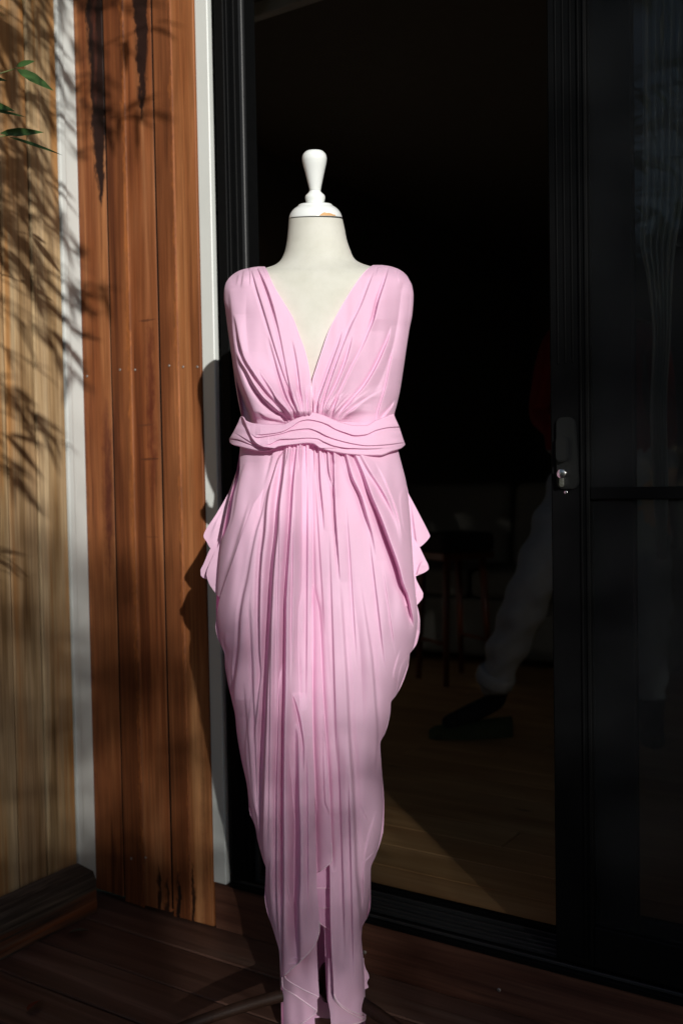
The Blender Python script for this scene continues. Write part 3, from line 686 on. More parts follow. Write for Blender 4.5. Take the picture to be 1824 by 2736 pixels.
# the left panel's silhouette is cut by the shoulder line: rows start where the top curve lies
OL = [(712, 690), (714, 676), (717, 660), (722, 642), (730, 627), (742, 613), (758, 603), (775, 599.5), (796, 598.5), (825, 602), (876, 608), (931, 616), (981, 623), (1032, 630), (1074, 637), (1112, 645), (1150, 650)]
vsb = np.concatenate([np.linspace(712, 760, 60), np.linspace(761.5, 1150, 200)])
def gathers(lst, us, side, seed):
    r = np.random.default_rng(seed)
    for u in us:
        u = u + r.uniform(-1.5, 1.5); k = (u - 831) / 60.; vb = 1122 - 22 * max(0, 1 - abs(k)); L = r.uniform(38, 95); a = r.uniform(2.2, 4.2)
        lst.append(fold([(u, vb + 20, a), (u + k * 3, vb, a), (u + k * L * .42, vb - L * .5, a * .7), (u + k * L * 1.0, vb - L, 0)], 3.8, 9))
gathers(bl, np.arange(764, 829, 5.2), -1, 61)
for f_ in bl: f_['p'] = [(a, b, c * 1.5) for a, b, c in f_['p']]
def side_turn(U, V):
    uf = curve([(800, 604), (825, 613), (896, 619), (952, 625), (1017, 640), (1064, 659), (1115, 679), (1150, 690)], V[:, 0])[:, None]
    return -.055 * sstep((uf - U) / 14) * sstep((V - 790) / 120)
roll_l = roll_top([(590, 735), (620, 732), (640, 722), (660, 716), (690, 712), (860, 712)])
bod, bv_l = panel('bodice_panel', vsb, OL, VEL, bl, 230, .004, 'left', extra=lambda U, V: roll_l(U, V) + side_turn(U, V), seed=3, rip=.0009, fade=lambda V: .25 + .75 * sstep((1132 - V) / 36))
hem(bod, bv_l[8:236:3, -1], .0008)
br = [fold([(1038, 716, 4), (1027, 753, 8), (1011, 801, 13), (998, 853, 11), (986, 885, 4), (969, 925, 3), (942, 977, 3.5), (919, 1025, 4), (902, 1063, 5), (893, 1092, 6), (886, 1125, 5)], 5, 40),
      fold([(1000, 722, 0), (988, 753, 4), (962, 820, 4), (935, 876, 4), (916, 923, 5), (900, 967, 8), (887, 1004, 9), (872, 1050, 9), (862, 1092, 8), (858, 1122, 5)], 5, 34),
      fold([(915, 880, 0), (906, 914, 5), (887, 967, 9), (870, 1015, 10), (849, 1082, 10), (847, 1120, 6)], 5, 26),
      fold([(942, 895, 0), (935, 925, 5), (923, 967, 7), (900, 1025, 6), (870, 1088, 6), (864, 1122, 4)], 5, 26),
      fold([(1044, 870, 0), (1038, 900, 5), (1027, 929, 8), (1000, 987, 9), (971, 1034, 7), (942, 1067, 6), (912, 1101, 6), (898, 1125, 5)], 6, 40),
      fold([(1082, 745, 0), (1073, 772, 6), (1063, 849, 9), (1050, 920, 10), (1036, 967, 8), (1010, 1030, 5), (990, 1060, 0)], 0, 20, 'crease'),
      fold([(1050, 930, 0), (1044, 958, 3), (1029, 1034, 4), (1007, 1115, 4), (1004, 1140, 3)], 4, 30),
      fold([(960, 1080, 0), (944, 1094, 5), (925, 1106, 7), (912, 1120, 5)], 6, 16), fold([(1052, 1070, 0), (1048, 1082, 5), (1030, 1105, 6), (1014, 1125, 5)], 6, 20),
      fold([(833, 1050, 0), (834, 1070, 4), (837, 1120, 4)], 4, 12), fold([(883, 1060, 0), (874, 1095, 5), (870, 1122, 4)], 4, 12), fold([(915, 1050, 0), (895, 1085, 4), (880, 1120, 4)], 4, 12),
      fold([(1095, 760, 0), (1094, 800, 4), (1086, 880, 4), (1075, 960, 0)], 0, 14, 'crease'), fold([(1010, 714, 3), (1002, 740, 0)], 5, 16), fold([(1060, 722, 4), (1066, 760, 0)], 5, 14)]
VER = [(708, 996), (712, 990), (731, 970), (765, 945), (805, 920), (842, 899), (885, 878), (935, 861), (981, 846), (1023, 834), (1066, 831.5), (1150, 830)]
OR_ = [(708, 1020), (710, 1035), (713, 1048), (720, 1066), (730, 1080), (739, 1088), (750, 1094), (762, 1100), (792, 1104), (838, 1101), (880, 1093), (939, 1084), (994, 1076), (1049, 1067), (1091, 1057), (1108, 1052), (1150, 1046)]
vsb2 = np.concatenate([np.linspace(708, 760, 60), np.linspace(761.5, 1150, 200)])
gathers(br, np.arange(836, 915, 6.0), 1, 62)
for f_ in br: f_['p'] = [(a, b, c * 1.5) for a, b, c in f_['p']]
bod2, bv_r = panel('bodice_panel', vsb2, VER, OR_, br, 230, .0055, 'right', extra=roll_top([(800, 708), (1020, 708), (1048, 712), (1070, 718), (1088, 730), (1120, 738)]), seed=4, rip=.0009, fade=lambda V: .25 + .75 * sstep((1128 - V) / 36))
hem(bod2, bv_r[8:236:3, 0], .0008)

# skirt: left and right front panels ------------------------------------------
UC = [(1170, 824), (1300, 830), (1560, 832), (1760, 833), (1960, 834.5), (2100, 839), (2234, 842), (2360, 846), (2435, 851), (2480, 853), (2500, 850), (2513, 846), (2542, 827), (2572, 798), (2593, 774), (2611, 755)]
ML = [(1170, 735), (1230, 726), (1290, 712), (1320, 696), (1349, 677), (1380, 664), (1416, 650), (1492, 624), (1560, 600), (1594, 589), (1622, 582), (1674, 576)] + [q for q in BL if q[0] > 1680]
lf = [fold([(745, 1200, 3), (728, 1273, 4), (709, 1320, 3), (698, 1377, 3), (685, 1420, 2.5), (674, 1472, 3), (660, 1550, 4), (650, 1594, 6), (641, 1657, 8), (638, 1718, 10), (631, 1785, 12), (626, 1822, 14), (623, 1870, 14), (630, 1915, 0)], 7, 40),
      fold([(760, 1200, 4), (739, 1236, 5), (711, 1351, 7), (706, 1420, 9), (698, 1485, 10), (694, 1550, 11), (692, 1648, 10), (693, 1735, 8), (697, 1800, 8), (691, 1860, 6), (684, 1925, 5), (676, 1990, 0)], 8, 30),
      fold([(763, 1185, 8), (754, 1268, 14), (743, 1355, 19), (739, 1420, 22), (732, 1485, 24), (727, 1550, 24), (722, 1648, 24), (716, 1757, 26), (712, 1843, 26), (708, 1950, 26), (703, 2074, 26), (700, 2181, 22), (699, 2248, 16), (706, 2330, 8), (709, 2400, 0)], 12, 42),
      fold([(793, 1185, 6), (782, 1290, 11), (777, 1377, 12), (770, 1485, 12), (766, 1550, 13), (763, 1616, 15), (762, 1713, 16), (761, 1822, 17), (758, 1950, 17), (756, 2154, 16), (756, 2340, 14), (755, 2480, 10), (755, 2588, 6), (755, 2612, 5)], 8, 34),
      fold([(754, 1770, 0), (750, 1800, 4), (746, 1865, 7), (743, 1960, 8), (739, 2127, 9), (738, 2360, 9), (742, 2470, 5), (748, 2540, 0)], 6, 18),
      fold([(810, 1185, 6), (807, 1290, 9), (808, 1420, 9), (807, 1560, 7), (797, 1640, 8), (796, 1713, 9), (799, 1800, 9), (801, 1887, 5), (803, 1930, 0)], 0, 13, 'crease'),
      fold([(780, 1850, 0), (787, 1871, 7), (795, 1898, 10), (804, 1941, 9), (811, 2000, 7), (811, 2080, 0)], 7, 24),
      fold([(790, 1930, 0), (793, 1967, 8), (795, 2127, 16), (798, 2235, 18), (798, 2340, 18), (795, 2427, 18), (797, 2520, 14), (798, 2575, 8)], 15, 40),
      fold([(766, 1960, 0), (772, 2020, 6), (782, 2127, 7), (787, 2210, 6), (784, 2330, 7), (788, 2460, 7), (794, 2560, 4)], 0, 7, 'crease'),
      fold([(666, 1900, 0), (655, 2000, 5), (664, 2090, 5), (690, 2200, 0)], 7, 16), fold([(672, 2140, 0), (684, 2180, 7), (690, 2240, 6), (705, 2310, 0)], 6, 14),
      fold([(722, 2290, 0), (718, 2340, 6), (722, 2420, 6), (738, 2500, 0)], 6, 14), fold([(766, 2350, 0), (772, 2400, 4), (780, 2440, 0)], 5, 14),
      fold([(700, 1235, 0), (690, 1270, 3), (660, 1360, 4), (640, 1450, 4), (622, 1560, 3), (600, 1640, 0)], 0, 20, 'ridge'),
      fold([(672, 1540, 0), (664, 1640, 3), (672, 1780, 4), (664, 1900, 3), (654, 1960, 0)], 0, 12, 'crease'),
      fold([(592, 1690, 0), (596, 1715, 5), (604, 1752, 5), (606, 1770, 0)], 0, 4, 'crease'), fold([(602, 1690, 0), (600, 1715, 6), (606, 1745, 0)], 5, 10),
      fold([(622, 1745, 0), (618, 1790, 5), (622, 1850, 6), (626, 1890, 0)], 4, 10)]
for k, (u, a, e) in enumerate([(772, 5, 1250), (784, 6, 1280), (800, 6, 1260), (817, 5, 1290), (752, 4, 1240), (735, 3, 1235)]):
    lf.append(fold([(u, 1180, a), (u - (810 - u) * .12, 1215, a * .8), (u - (810 - u) * .3, e, 0)], 4, 10))
for (ua, ub, v0, v1, a) in ((726, 716, 1500, 2300, 5), (748, 734, 1330, 2000, 4), (786, 776, 1300, 1850, 5), (822, 818, 1240, 1900, 5), (820, 824, 1950, 2480, 5), (668, 690, 1600, 2200, 5), (652, 676, 1820, 2150, 4)):
    lf.append(fold([(ua, v0, 0), (ua * .7 + ub * .3, v0 * .7 + v1 * .3, a), (ua * .3 + ub * .7, v0 * .3 + v1 * .7, a), (ub, v1, 0)], 6, 22))
def lower_left(U, V):               # the flap of the left panel swings forward of the right one
    uc = curve(UC, V[:, 0])[:, None]
    return .006 + .016 * sstep((V - 1230) / 350) * np.exp(-((uc - U) / 55) ** 2) * sstep((2600 - V) / 100)
vss = np.linspace(1170, 2611, 860)
for k_, f_ in enumerate(lf): f_['p'] = [(a, b, c * {0: 1.6, 1: 2.0, 2: 1.8, 3: 2.1, 4: 1.8, 5: 1.5, 6: 1.6, 7: 1.9, 8: 1.6}.get(k_, 1.4)) for a, b, c in f_['p']]
skl, skv = panel('skirt_panel', vss, ML, UC, lf, 330, 0., 'left', extra=lower_left, seed=5, rip=.0014)
hem(skl, skv[770:858:2, -1], .0013)
MR_L = [(1170, 818), (1560, 822), (1960, 828), (2200, 850), (2290, 874), (2320, 881), (2427, 882), (2534, 885), (2615, 890), (2655, 892), (2662, 894), (2676, 902), (2692, 921), (2703, 943), (2715, 976)]
rf = [fold([(833, 1250, 0), (836, 1400, 8), (838, 1560, 10), (852, 1640, 12), (864, 1860, 12), (880, 2100, 12), (888, 2290, 8), (890, 2330, 0)], 0, 6, 'crease'),
      fold([(851, 1185, 6), (854, 1275, 7), (861, 1355, 5), (866, 1420, 0)], 5, 26), fold([(873, 1190, 6), (877, 1252, 7), (889, 1307, 3), (893, 1330, 0)], 5, 16),
      fold([(890, 1190, 7), (893, 1321, 9), (897, 1401, 9), (901, 1458, 7), (906, 1530, 3), (908, 1555, 0)], 5, 34),
      fold([(908, 1545, 0), (914, 1620, -4), (921, 1724, -6), (928, 1838, -7), (933, 1950, -8), (943, 2100, -9), (948, 2208, -10), (953, 2340, -12), (959, 2400, -14), (965, 2480, -14), (968, 2560, -10), (972, 2640, -6), (976, 2712, 0)], 12, 46),
      fold([(919, 1200, 7), (939, 1275, 11), (962, 1325, 12), (978, 1380, 9), (994, 1435, 4), (1006, 1500, 0)], 9, 40),
      fold([(942, 1205, 6), (967, 1263, 12), (990, 1325, 16), (1015, 1385, 20), (1038, 1447, 23), (1063, 1518, 24), (1074, 1560, 23), (1086, 1590, 20), (1098, 1643, 14), (1107, 1685, 0)], 11, 42),
      fold([(958, 1210, 5), (985, 1259, 8), (1010, 1298, 9), (1036, 1344, 8), (1059, 1400, 5), (1074, 1470, 0)], 14, 40),
      fold([(962, 1540, 0), (978, 1655, -4), (994, 1760, -5), (1003, 1880, -5), (1008, 1960, -6), (1000, 2080, 0)], 10, 40),
      fold([(930, 1400, 0), (938, 1500, 5), (948, 1620, 6), (962, 1750, 5), (968, 1900, 4), (970, 2050, 0)], 0, 24, 'crease'),
      fold([(862, 1500, 0), (872, 1700, 4), (888, 1900, 5), (905, 2100, 5), (912, 2300, 5), (915, 2500, 4), (920, 2660, 0)], 0, 34, 'crease'),
      fold([(1070, 1730, 0), (1058, 1770, 5), (1050, 1810, 4), (1062, 1830, 0)], 6, 14), fold([(1086, 1750, 0), (1068, 1790, 4), (1060, 1840, 5), (1050, 1870, 0)], 6, 12),
      fold([(1092, 1560, 0), (1092, 1660, 4), (1094, 1745, 0)], 0, 8, 'crease'), fold([(1085, 1290, 0), (1068, 1330, 3), (1076, 1400, 4), (1090, 1440, 0)], 8, 26),
      fold([(1010, 2150, 0), (985, 2230, 4), (972, 2300, 5), (968, 2400, 5), (966, 2470, 0)], 8, 20), fold([(960, 2140, 0), (975, 2180, 3), (985, 2200, 0)], 5, 10),
      fold([(1005, 2270, 0), (985, 2290, 4), (968, 2310, 0)], 5, 10), fold([(990, 2330, 0), (980, 2400, 5), (970, 2460, 0)], 0, 7, 'crease'),
      fold([(1000, 1230, 0), (1030, 1290, 3), (1062, 1380, 4), (1075, 1450, 0)], 6, 22)]
for k, (u, a, e) in enumerate([(838, 5, 1270), (846, 4, 1240), (862, 5, 1260), (882, 5, 1250), (903, 5, 1270), (931, 5, 1260), (910, 3, 1240)]):
    rf.append(fold([(u, 1180, a), (u + (u - 830) * .12, 1215, a * .8), (u + (u - 830) * .3, e, 0)], 4, 10))
for (ua, ub, v0, v1, a) in ((842, 868, 1280, 1700, 3), (880, 900, 1420, 2050, 4), (925, 955, 1330, 1800, 4), (985, 1030, 1420, 1800, 4), (1020, 1058, 1500, 1760, 3), (902, 922, 1950, 2560, 4), (930, 945, 2050, 2640, 4)):
    rf.append(fold([(ua, v0, 0), (ua * .7 + ub * .3, v0 * .7 + v1 * .3, a), (ua * .3 + ub * .7, v0 * .3 + v1 * .7, a), (ub, v1, 0)], 6, 24))
vsr = np.linspace(1170, 2715, 860)
for k_, f_ in enumerate(rf): f_['p'] = [(a, b, c * (1. if k_ == 0 else 1.75 if k_ < 11 else .8 if k_ < 19 else 1.5)) for a, b, c in f_['p']]
skr, skrv = panel('skirt_panel', vsr, MR_L, BR, rf, 300, 0., 'right', seed=6, rip=.0014)
hem(skr, np.concatenate([skrv[826:859:2, 0]]), .0013)
# short middle flap between the two panels
FL = [(1560, 826), (1960, 826), (2100, 830), (2234, 834), (2300, 838), (2332, 842)]
FR = [(1560, 835), (1600, 846), (1640, 853), (1770, 858), (1960, 866), (2074, 876), (2181, 882), (2270, 885.5), (2296, 886), (2303, 883), (2315, 872), (2325, 858), (2333, 845)]
flap, fv = panel('inner_flap', np.linspace(1560, 2332, 320), FL, FR, [fold([(862, 1900, 0), (868, 2140, 3), (874, 2160, 3), (880, 2180, 0)], 5, 14), fold([(835, 1560, 8), (837, 1960, 16), (842, 2100, 18), (845, 2234, 18), (848, 2330, 14)], 0, 7, 'crease')], 60, .007, 'lin', extra=lambda U, V: .006 * sstep((V - 1650) / 300), seed=8, rip=.0008)
hem(flap, fv[286:320:2, -1], .0012)
# under layers seen in the slit and at the hem
def tier(name, v0, v1, L, R, off, m=M_PINK, seed=9, edge=None, nc=50):
    o, v = panel(name, np.linspace(v0, v1, max(30, int(v1 - v0))), L, R, [], nc, off, 'lin', m=m, seed=seed, rip=.0016)
    if edge == 'R': hem(o, v[::2, -1], .0015)
    if edge == 'L': hem(o, v[::2, 0], .0015)
    if edge == 'B': hem(o, v[-1, ::2], .0011)
    return o
tier('lining_tier', 2280, 2373, [(2280, 836), (2373, 846)], [(2280, 900), (2373, 896)], -.030, M_LINING, 11, 'B')
tier('lining_tier', 2330, 2426, [(2330, 838), (2426, 850)], [(2330, 900), (2426, 884)], -.036, M_LINING, 12, 'B')
tier('lining_tier', 2390, 2486, [(2390, 842), (2440, 848), (2461, 851), (2486, 882)], [(2390, 905), (2486, 890)], -.042, M_LINING, 13, 'L')
tier('hem_layer', 2480, 2664, [(2480, 770), (2590, 757), (2612, 763), (2639, 801), (2652, 827), (2664, 852)], [(2480, 846), (2513, 846), (2600, 849), (2664, 853)], -.014, M_PINK, 14, 'L')
tier('hem_layer', 2540, 2700, [(2540, 755), (2610, 754), (2636, 755.5), (2660, 790), (2685, 825), (2700, 846)], [(2540, 846), (2650, 850), (2664, 853), (2671, 847), (2700, 846.5)], -.027, M_PINK, 15, 'L')
tier('hem_layer', 2560, 2752, [(2560, 749), (2620, 749), (2736, 751), (2752, 758)], [(2560, 842), (2660, 845), (2701, 846), (2712, 836), (2734, 806), (2752, 768)], -.040, M_PINK, 16, 'R')
tier('hem_layer', 2600, 2752, [(2600, 752), (2752, 752)], [(2600, 840), (2706, 840), (2752, 842)], -.052, M_LINING, 17)
tier('hem_layer', 2600, 2724, [(2600, 893), (2663, 893), (2687, 908), (2706, 935), (2724, 974)], [(2600, 973), (2660, 975), (2724, 976)], -.011, M_PINK, 18, 'L')
tier('hem_layer', 2560, 2752, [(2560, 876), (2668, 876), (2708, 882), (2736, 884), (2752, 886)], [(2560, 970), (2660, 972), (2724, 975), (2736, 946), (2752, 905)], -.024, M_PINK, 19, 'R')
tier('hem_layer', 2440, 2750, [(2440, 864), (2480, 866), (2668, 873), (2708, 882), (2750, 884)], [(2440, 960), (2750, 960)], -.050, M_LINING, 20)
# fluttering edge low on the right
o_, v_ = panel('hem_flutter', np.linspace(2560, 2646, 60), [(2560, 962), (2646, 966)], [(2560, 970), (2586, 976), (2600, 983), (2612, 986), (2620, 982), (2626, 980.5), (2638, 984), (2642, 978), (2646, 970)], [], 24, -.006, 'lin', basef=lambda U, V: np.zeros_like(U) + .01, seed=21)
# side drapes: cowl folds standing off the hips
def drape(vs, L, R, off, folds, seed, name='side_drape', fall=None):
    def bf(U, V):
        b = base(U, V); l = curve(L, V[:, 0])[:, None]; r = curve(R, V[:, 0])[:, None]
        return b + (fall(V) if fall else 0)
    return panel(name, vs, L, R, folds, 90, off, 'both', basef=bf, seed=seed, rip=.001, lin=True)
drape(np.linspace(1222, 1474, 160), [(1222, 642), (1240, 637), (1255, 633), (1316, 611), (1370, 580), (1431, 544), (1436, 545), (1447, 552), (1463, 561), (1470, 570), (1474, 580)], [(1222, 670), (1300, 680), (1474, 640)], -.085,
      [fold([(600, 1350, 0), (575, 1400, 4), (560, 1440, 0)], 8, 30)], 31)
drape(np.linspace(1250, 1547, 180), [(1250, 640), (1268, 636), (1299, 624), (1325, 610), (1390, 597), (1444, 584), (1468, 561), (1507, 544), (1524, 536), (1537, 537), (1543, 542), (1547, 549)], [(1250, 680), (1350, 690), (1450, 640), (1547, 600)], -.055,
      [fold([(612, 1380, 0), (596, 1440, 6), (570, 1500, 8), (556, 1530, 0)], 10, 20)], 32)
drape(np.linspace(1170, 1598, 230), [(1170, 648), (1200, 641), (1225, 641), (1250, 641), (1277, 638), (1300, 631), (1316, 626), (1390, 614), (1427, 600), (1472, 576), (1526, 553), (1537, 552), (1560, 559), (1568, 564), (1592, 582), (1598, 588)], [(1170, 775), (1290, 750), (1349, 715), (1416, 690), (1560, 640), (1598, 610)], 0.,
      [fold([(668, 1330, 0), (648, 1400, 4), (624, 1480, 9), (604, 1545, 12), (592, 1590, 8)], 10, 30), fold([(655, 1235, 0), (642, 1270, 9), (634, 1310, 8), (622, 1380, 5), (606, 1430, 0)], 8, 24), fold([(736, 1180, 4), (722, 1240, 4), (706, 1300, 0)], 6, 24)], 33,
      fall=lambda V: .0045 - .016 * sstep((V - 1290) / 220))
drape(np.linspace(1300, 1464, 110), [(1300, 1040), (1464, 1050)], [(1300, 1084), (1311, 1087), (1340, 1102), (1380, 1123), (1428, 1147), (1432, 1148.5), (1436, 1147), (1462, 1121), (1464, 1116)], -.022, [fold([(1096, 1330, 0), (1104, 1400, 5), (1112, 1460, 4)], 8, 26)], 34)
drape(np.linspace(1380, 1541, 110), [(1380, 1050), (1541, 1070)], [(1380, 1090), (1431, 1102), (1463, 1121), (1490, 1134), (1512, 1144), (1520, 1145), (1527, 1138), (1539, 1112), (1541, 1108)], -.012, [fold([(1130, 1495, 0), (1120, 1510, 6), (1112, 1535, 4)], 6, 16)], 35)
drape(np.linspace(1450, 1620, 120), [(1450, 1060), (1620, 1080)], [(1450, 1095), (1500, 1101), (1539, 1110), (1545, 1110.5), (1570, 1122), (1586, 1130), (1596, 1129), (1616, 1114), (1620, 1109)], -.007, [fold([(1112, 1545, 0), (1110, 1580, 4), (1112, 1616, 0)], 6, 16)], 36)

# waistband: overlapping folded pleats, built along u ---------------------------
def z7(*pts): return [(600 + x / 3.136, 1050 + y / 3.136) for x, y in pts]
def zf(a, *pts): return [(v, u, m) for (u, v), m in zip(z7(*pts), a if hasattr(a, '__len__') else [a] * len(pts))]
TOP = z7((40, 385), (75, 325), (110, 255), (140, 195), (160, 200), (180, 230), (260, 255), (380, 260), (490, 260), (560, 230), (640, 190), (730, 160), (800, 175), (900, 215), (980, 245), (1100, 270), (1180, 270), (1270, 225), (1340, 200), (1415, 175), (1425, 200), (1460, 280), (1500, 400), (1511, 428))
BOT = z7((40, 392), (45, 415), (120, 450), (210, 474), (300, 490), (370, 488), (450, 452), (600, 433), (700, 425), (740, 430), (800, 465), (900, 495), (1050, 518), (1200, 527), (1300, 527), (1400, 492), (1480, 462), (1511, 434))
cr1 = zf([0, 5, 5, 5, 5, 5, 5, 5, 5, 5, 6, 7, 7, 6, 5, 4], (255, 352), (300, 350), (400, 340), (480, 325), (560, 285), (640, 235), (700, 225), (790, 240), (860, 265), (920, 300), (1000, 330), (1100, 357), (1180, 350), (1280, 310), (1380, 290), (1465, 285))
cr2 = zf([0, 5, 5, 5, 5, 5, 6, 6, 5, 5, 5, 5, 4], (215, 338), (270, 372), (370, 360), (480, 340), (560, 315), (700, 300), (760, 315), (850, 360), (950, 395), (1100, 430), (1200, 442), (1350, 435), (1505, 415))
cr3 = zf([0, 5, 5, 5, 4, 4, 5, 6, 5, 4, 3, 0], (300, 447), (380, 430), (470, 390), (580, 385), (700, 378), (780, 385), (830, 410), (920, 445), (1050, 465), (1200, 470), (1280, 468), (1330, 462))
cr4 = zf([0, 4, 5, 4, 3], (70, 325), (150, 372), (230, 420), (300, 450), (370, 462)); cr5 = zf([3, 5, 5, 3, 0], (45, 382), (110, 392), (200, 425), (300, 462), (420, 455))
def band():
    us = np.unique(np.concatenate([np.linspace(612.8, 700, 130), np.linspace(700, 1000, 230), np.linspace(1000, 1081.8, 110)])); nr = 150
    t, b = curve(TOP, us), curve(BOT, us); s = np.linspace(0, 1, nr)
    V = t[:, None] + (b - t)[:, None] * s; U = np.repeat(us[:, None], nr, 1)
    l, r = 611., 1083.; x = (2 * U - l - r) / (r - l)
    h = .130 * ell(x, 2.4) + .012
    for c in (cr1, cr2, cr3, cr4, cr5):    # upper edge proud: shade falls below the crease
        f = dict(p=sorted([(u, v, -m) for v, u, m in c]), tw=2.2, W=24., kind='step', dip=.25)
        h += relief(V, U, [f])
    # left swirl: the front pleats stand proud of the outer piece
    sw = z7((140, 195), (185, 300), (235, 398), (310, 448), (400, 462))
    uf = curve([(v, u) for u, v in sw], V.ravel()).reshape(V.shape); inside = (V < 1050 + 462 / 3.136)
    h += np.where(inside, .018 * sstep((U - uf) / 9 + .5) * np.exp(-np.maximum(U - uf, 0) / 90), 0)
    # edges roll inwards, top and bottom
    h -= .006 * (1 - np.sqrt(np.clip(1 - (1 - np.clip(s / .045, 0, 1)) ** 2, 0, 1)))[None, :]
    h -= .008 * (1 - np.sqrt(np.clip(1 - (1 - np.clip((1 - s) / .05, 0, 1)) ** 2, 0, 1)))[None, :]
    h += ripple(V, U, .0007, 41, 40, 160)
    v = P(U, V, D0 - h)
    return dpart('waistband', v.reshape(-1, 3), grid_faces(len(us), nr)[:, ::-1])
band()
# back of the dress, closing the shape behind
def back():
    vs = np.linspace(742, 2745, 300); n = 80; th = np.linspace(-np.pi / 2, np.pi / 2, n)
    l, r, dz = curve(BL, vs) + 1.5, curve(BR, vs) - 1.5, curve(DZ, vs)
    U = ((l + r) / 2)[:, None] + ((r - l) / 2)[:, None] * np.sin(th); V = np.repeat(vs[:, None], n, 1)
    h = -(dz * .85)[:, None] * np.cos(th) ** .9 + ripple(U, V, .004, 51, 80, 500) * np.cos(th)
    dpart('back_panel', P(U, V, D0 - h).reshape(-1, 3), grid_faces(len(vs), n)[:, ::-1], M_LINING)
back()
# ------------------------------------------------------------ plants: leaves as folded blades
def leaf_mat(name, c1, c2):
    t = NT(name); n = t.noise(t.coords((1, 1, 1), jitter=False), 9, 3)
    c = t.mix(n, c1, c2); b = t.principled(c, .42, None, .4); tr = t.n('ShaderNodeBsdfTranslucent', Color=c)
    return t.done(t.n('ShaderNodeMixShader', i0=.3, i1=b, i2=tr.outputs[0]).outputs[0])
M_BAMBOO = leaf_mat('bamboo_leaf', (.035, .085, .025), (.07, .15, .04)); M_HEDGE = leaf_mat('hedge_leaf', (.02, .045, .014), (.05, .09, .025))
M_CULM = plain('bamboo_culm', (.16, .19, .06), .4, .4); M_BARK = plain('bark', (.09, .065, .045), .9, .1, bump=.6)
def blades(pos, dirs, lens, wid, droop=.25, seed=0, face=None):
    """many narrow leaf blades: 10 vertices each, folded along the midrib"""
    r = np.random.default_rng(seed); n = len(pos); pos = np.asarray(pos, float); d = np.asarray(dirs, float); d /= np.linalg.norm(d, axis=1, keepdims=True)
    up = (np.tile([0, 0, 1.], (n, 1)) if face is None else np.tile(face, (n, 1))) + r.normal(0, .45 if face is None else .2, (n, 3)); sd = np.cross(d, up); sd /= np.linalg.norm(sd, axis=1, keepdims=True) + 1e-9; nm = np.cross(sd, d)
    st = [(0, .08), (.18, .75), (.45, 1.), (.75, .6), (1., .02)]; V = []
    for s, w in st:
        c = pos + d * (lens * s)[:, None]; c[:, 2] -= droop * lens * s * s
        for sg in (-1, 0, 1): V.append(c + sd * (sg * w * wid)[:, None] + nm * ((.35 * abs(sg)) * w * wid)[:, None])
    V = np.stack(V, 1).reshape(-1, 3); k = np.arange(n)[:, None] * 15; F = []
    for i in range(4):
        for j in range(2): F.append(k + np.array([i * 3 + j, i * 3 + j + 1, i * 3 + 4 + j, i * 3 + 3 + j]))
    return V, np.concatenate(F).astype(int)
def on_wall(u, v):      # the wall point seen at a pixel
    ray = P(u, v, 1.) - CAM
    tb = np.dot(M0 - CAM, NB) / np.dot(ray, NB); ta = np.dot(np.array(A(0)) - CAM, UB) / np.dot(ray, UB)
    return CAM + ray * min(t for t in (tb, ta) if t > 0)
bam = tag(empty('bamboo_plant', (-1.45, .75, -.4)), 'bamboo with thin green leaves reaching in at the left edge', 'bamboo')
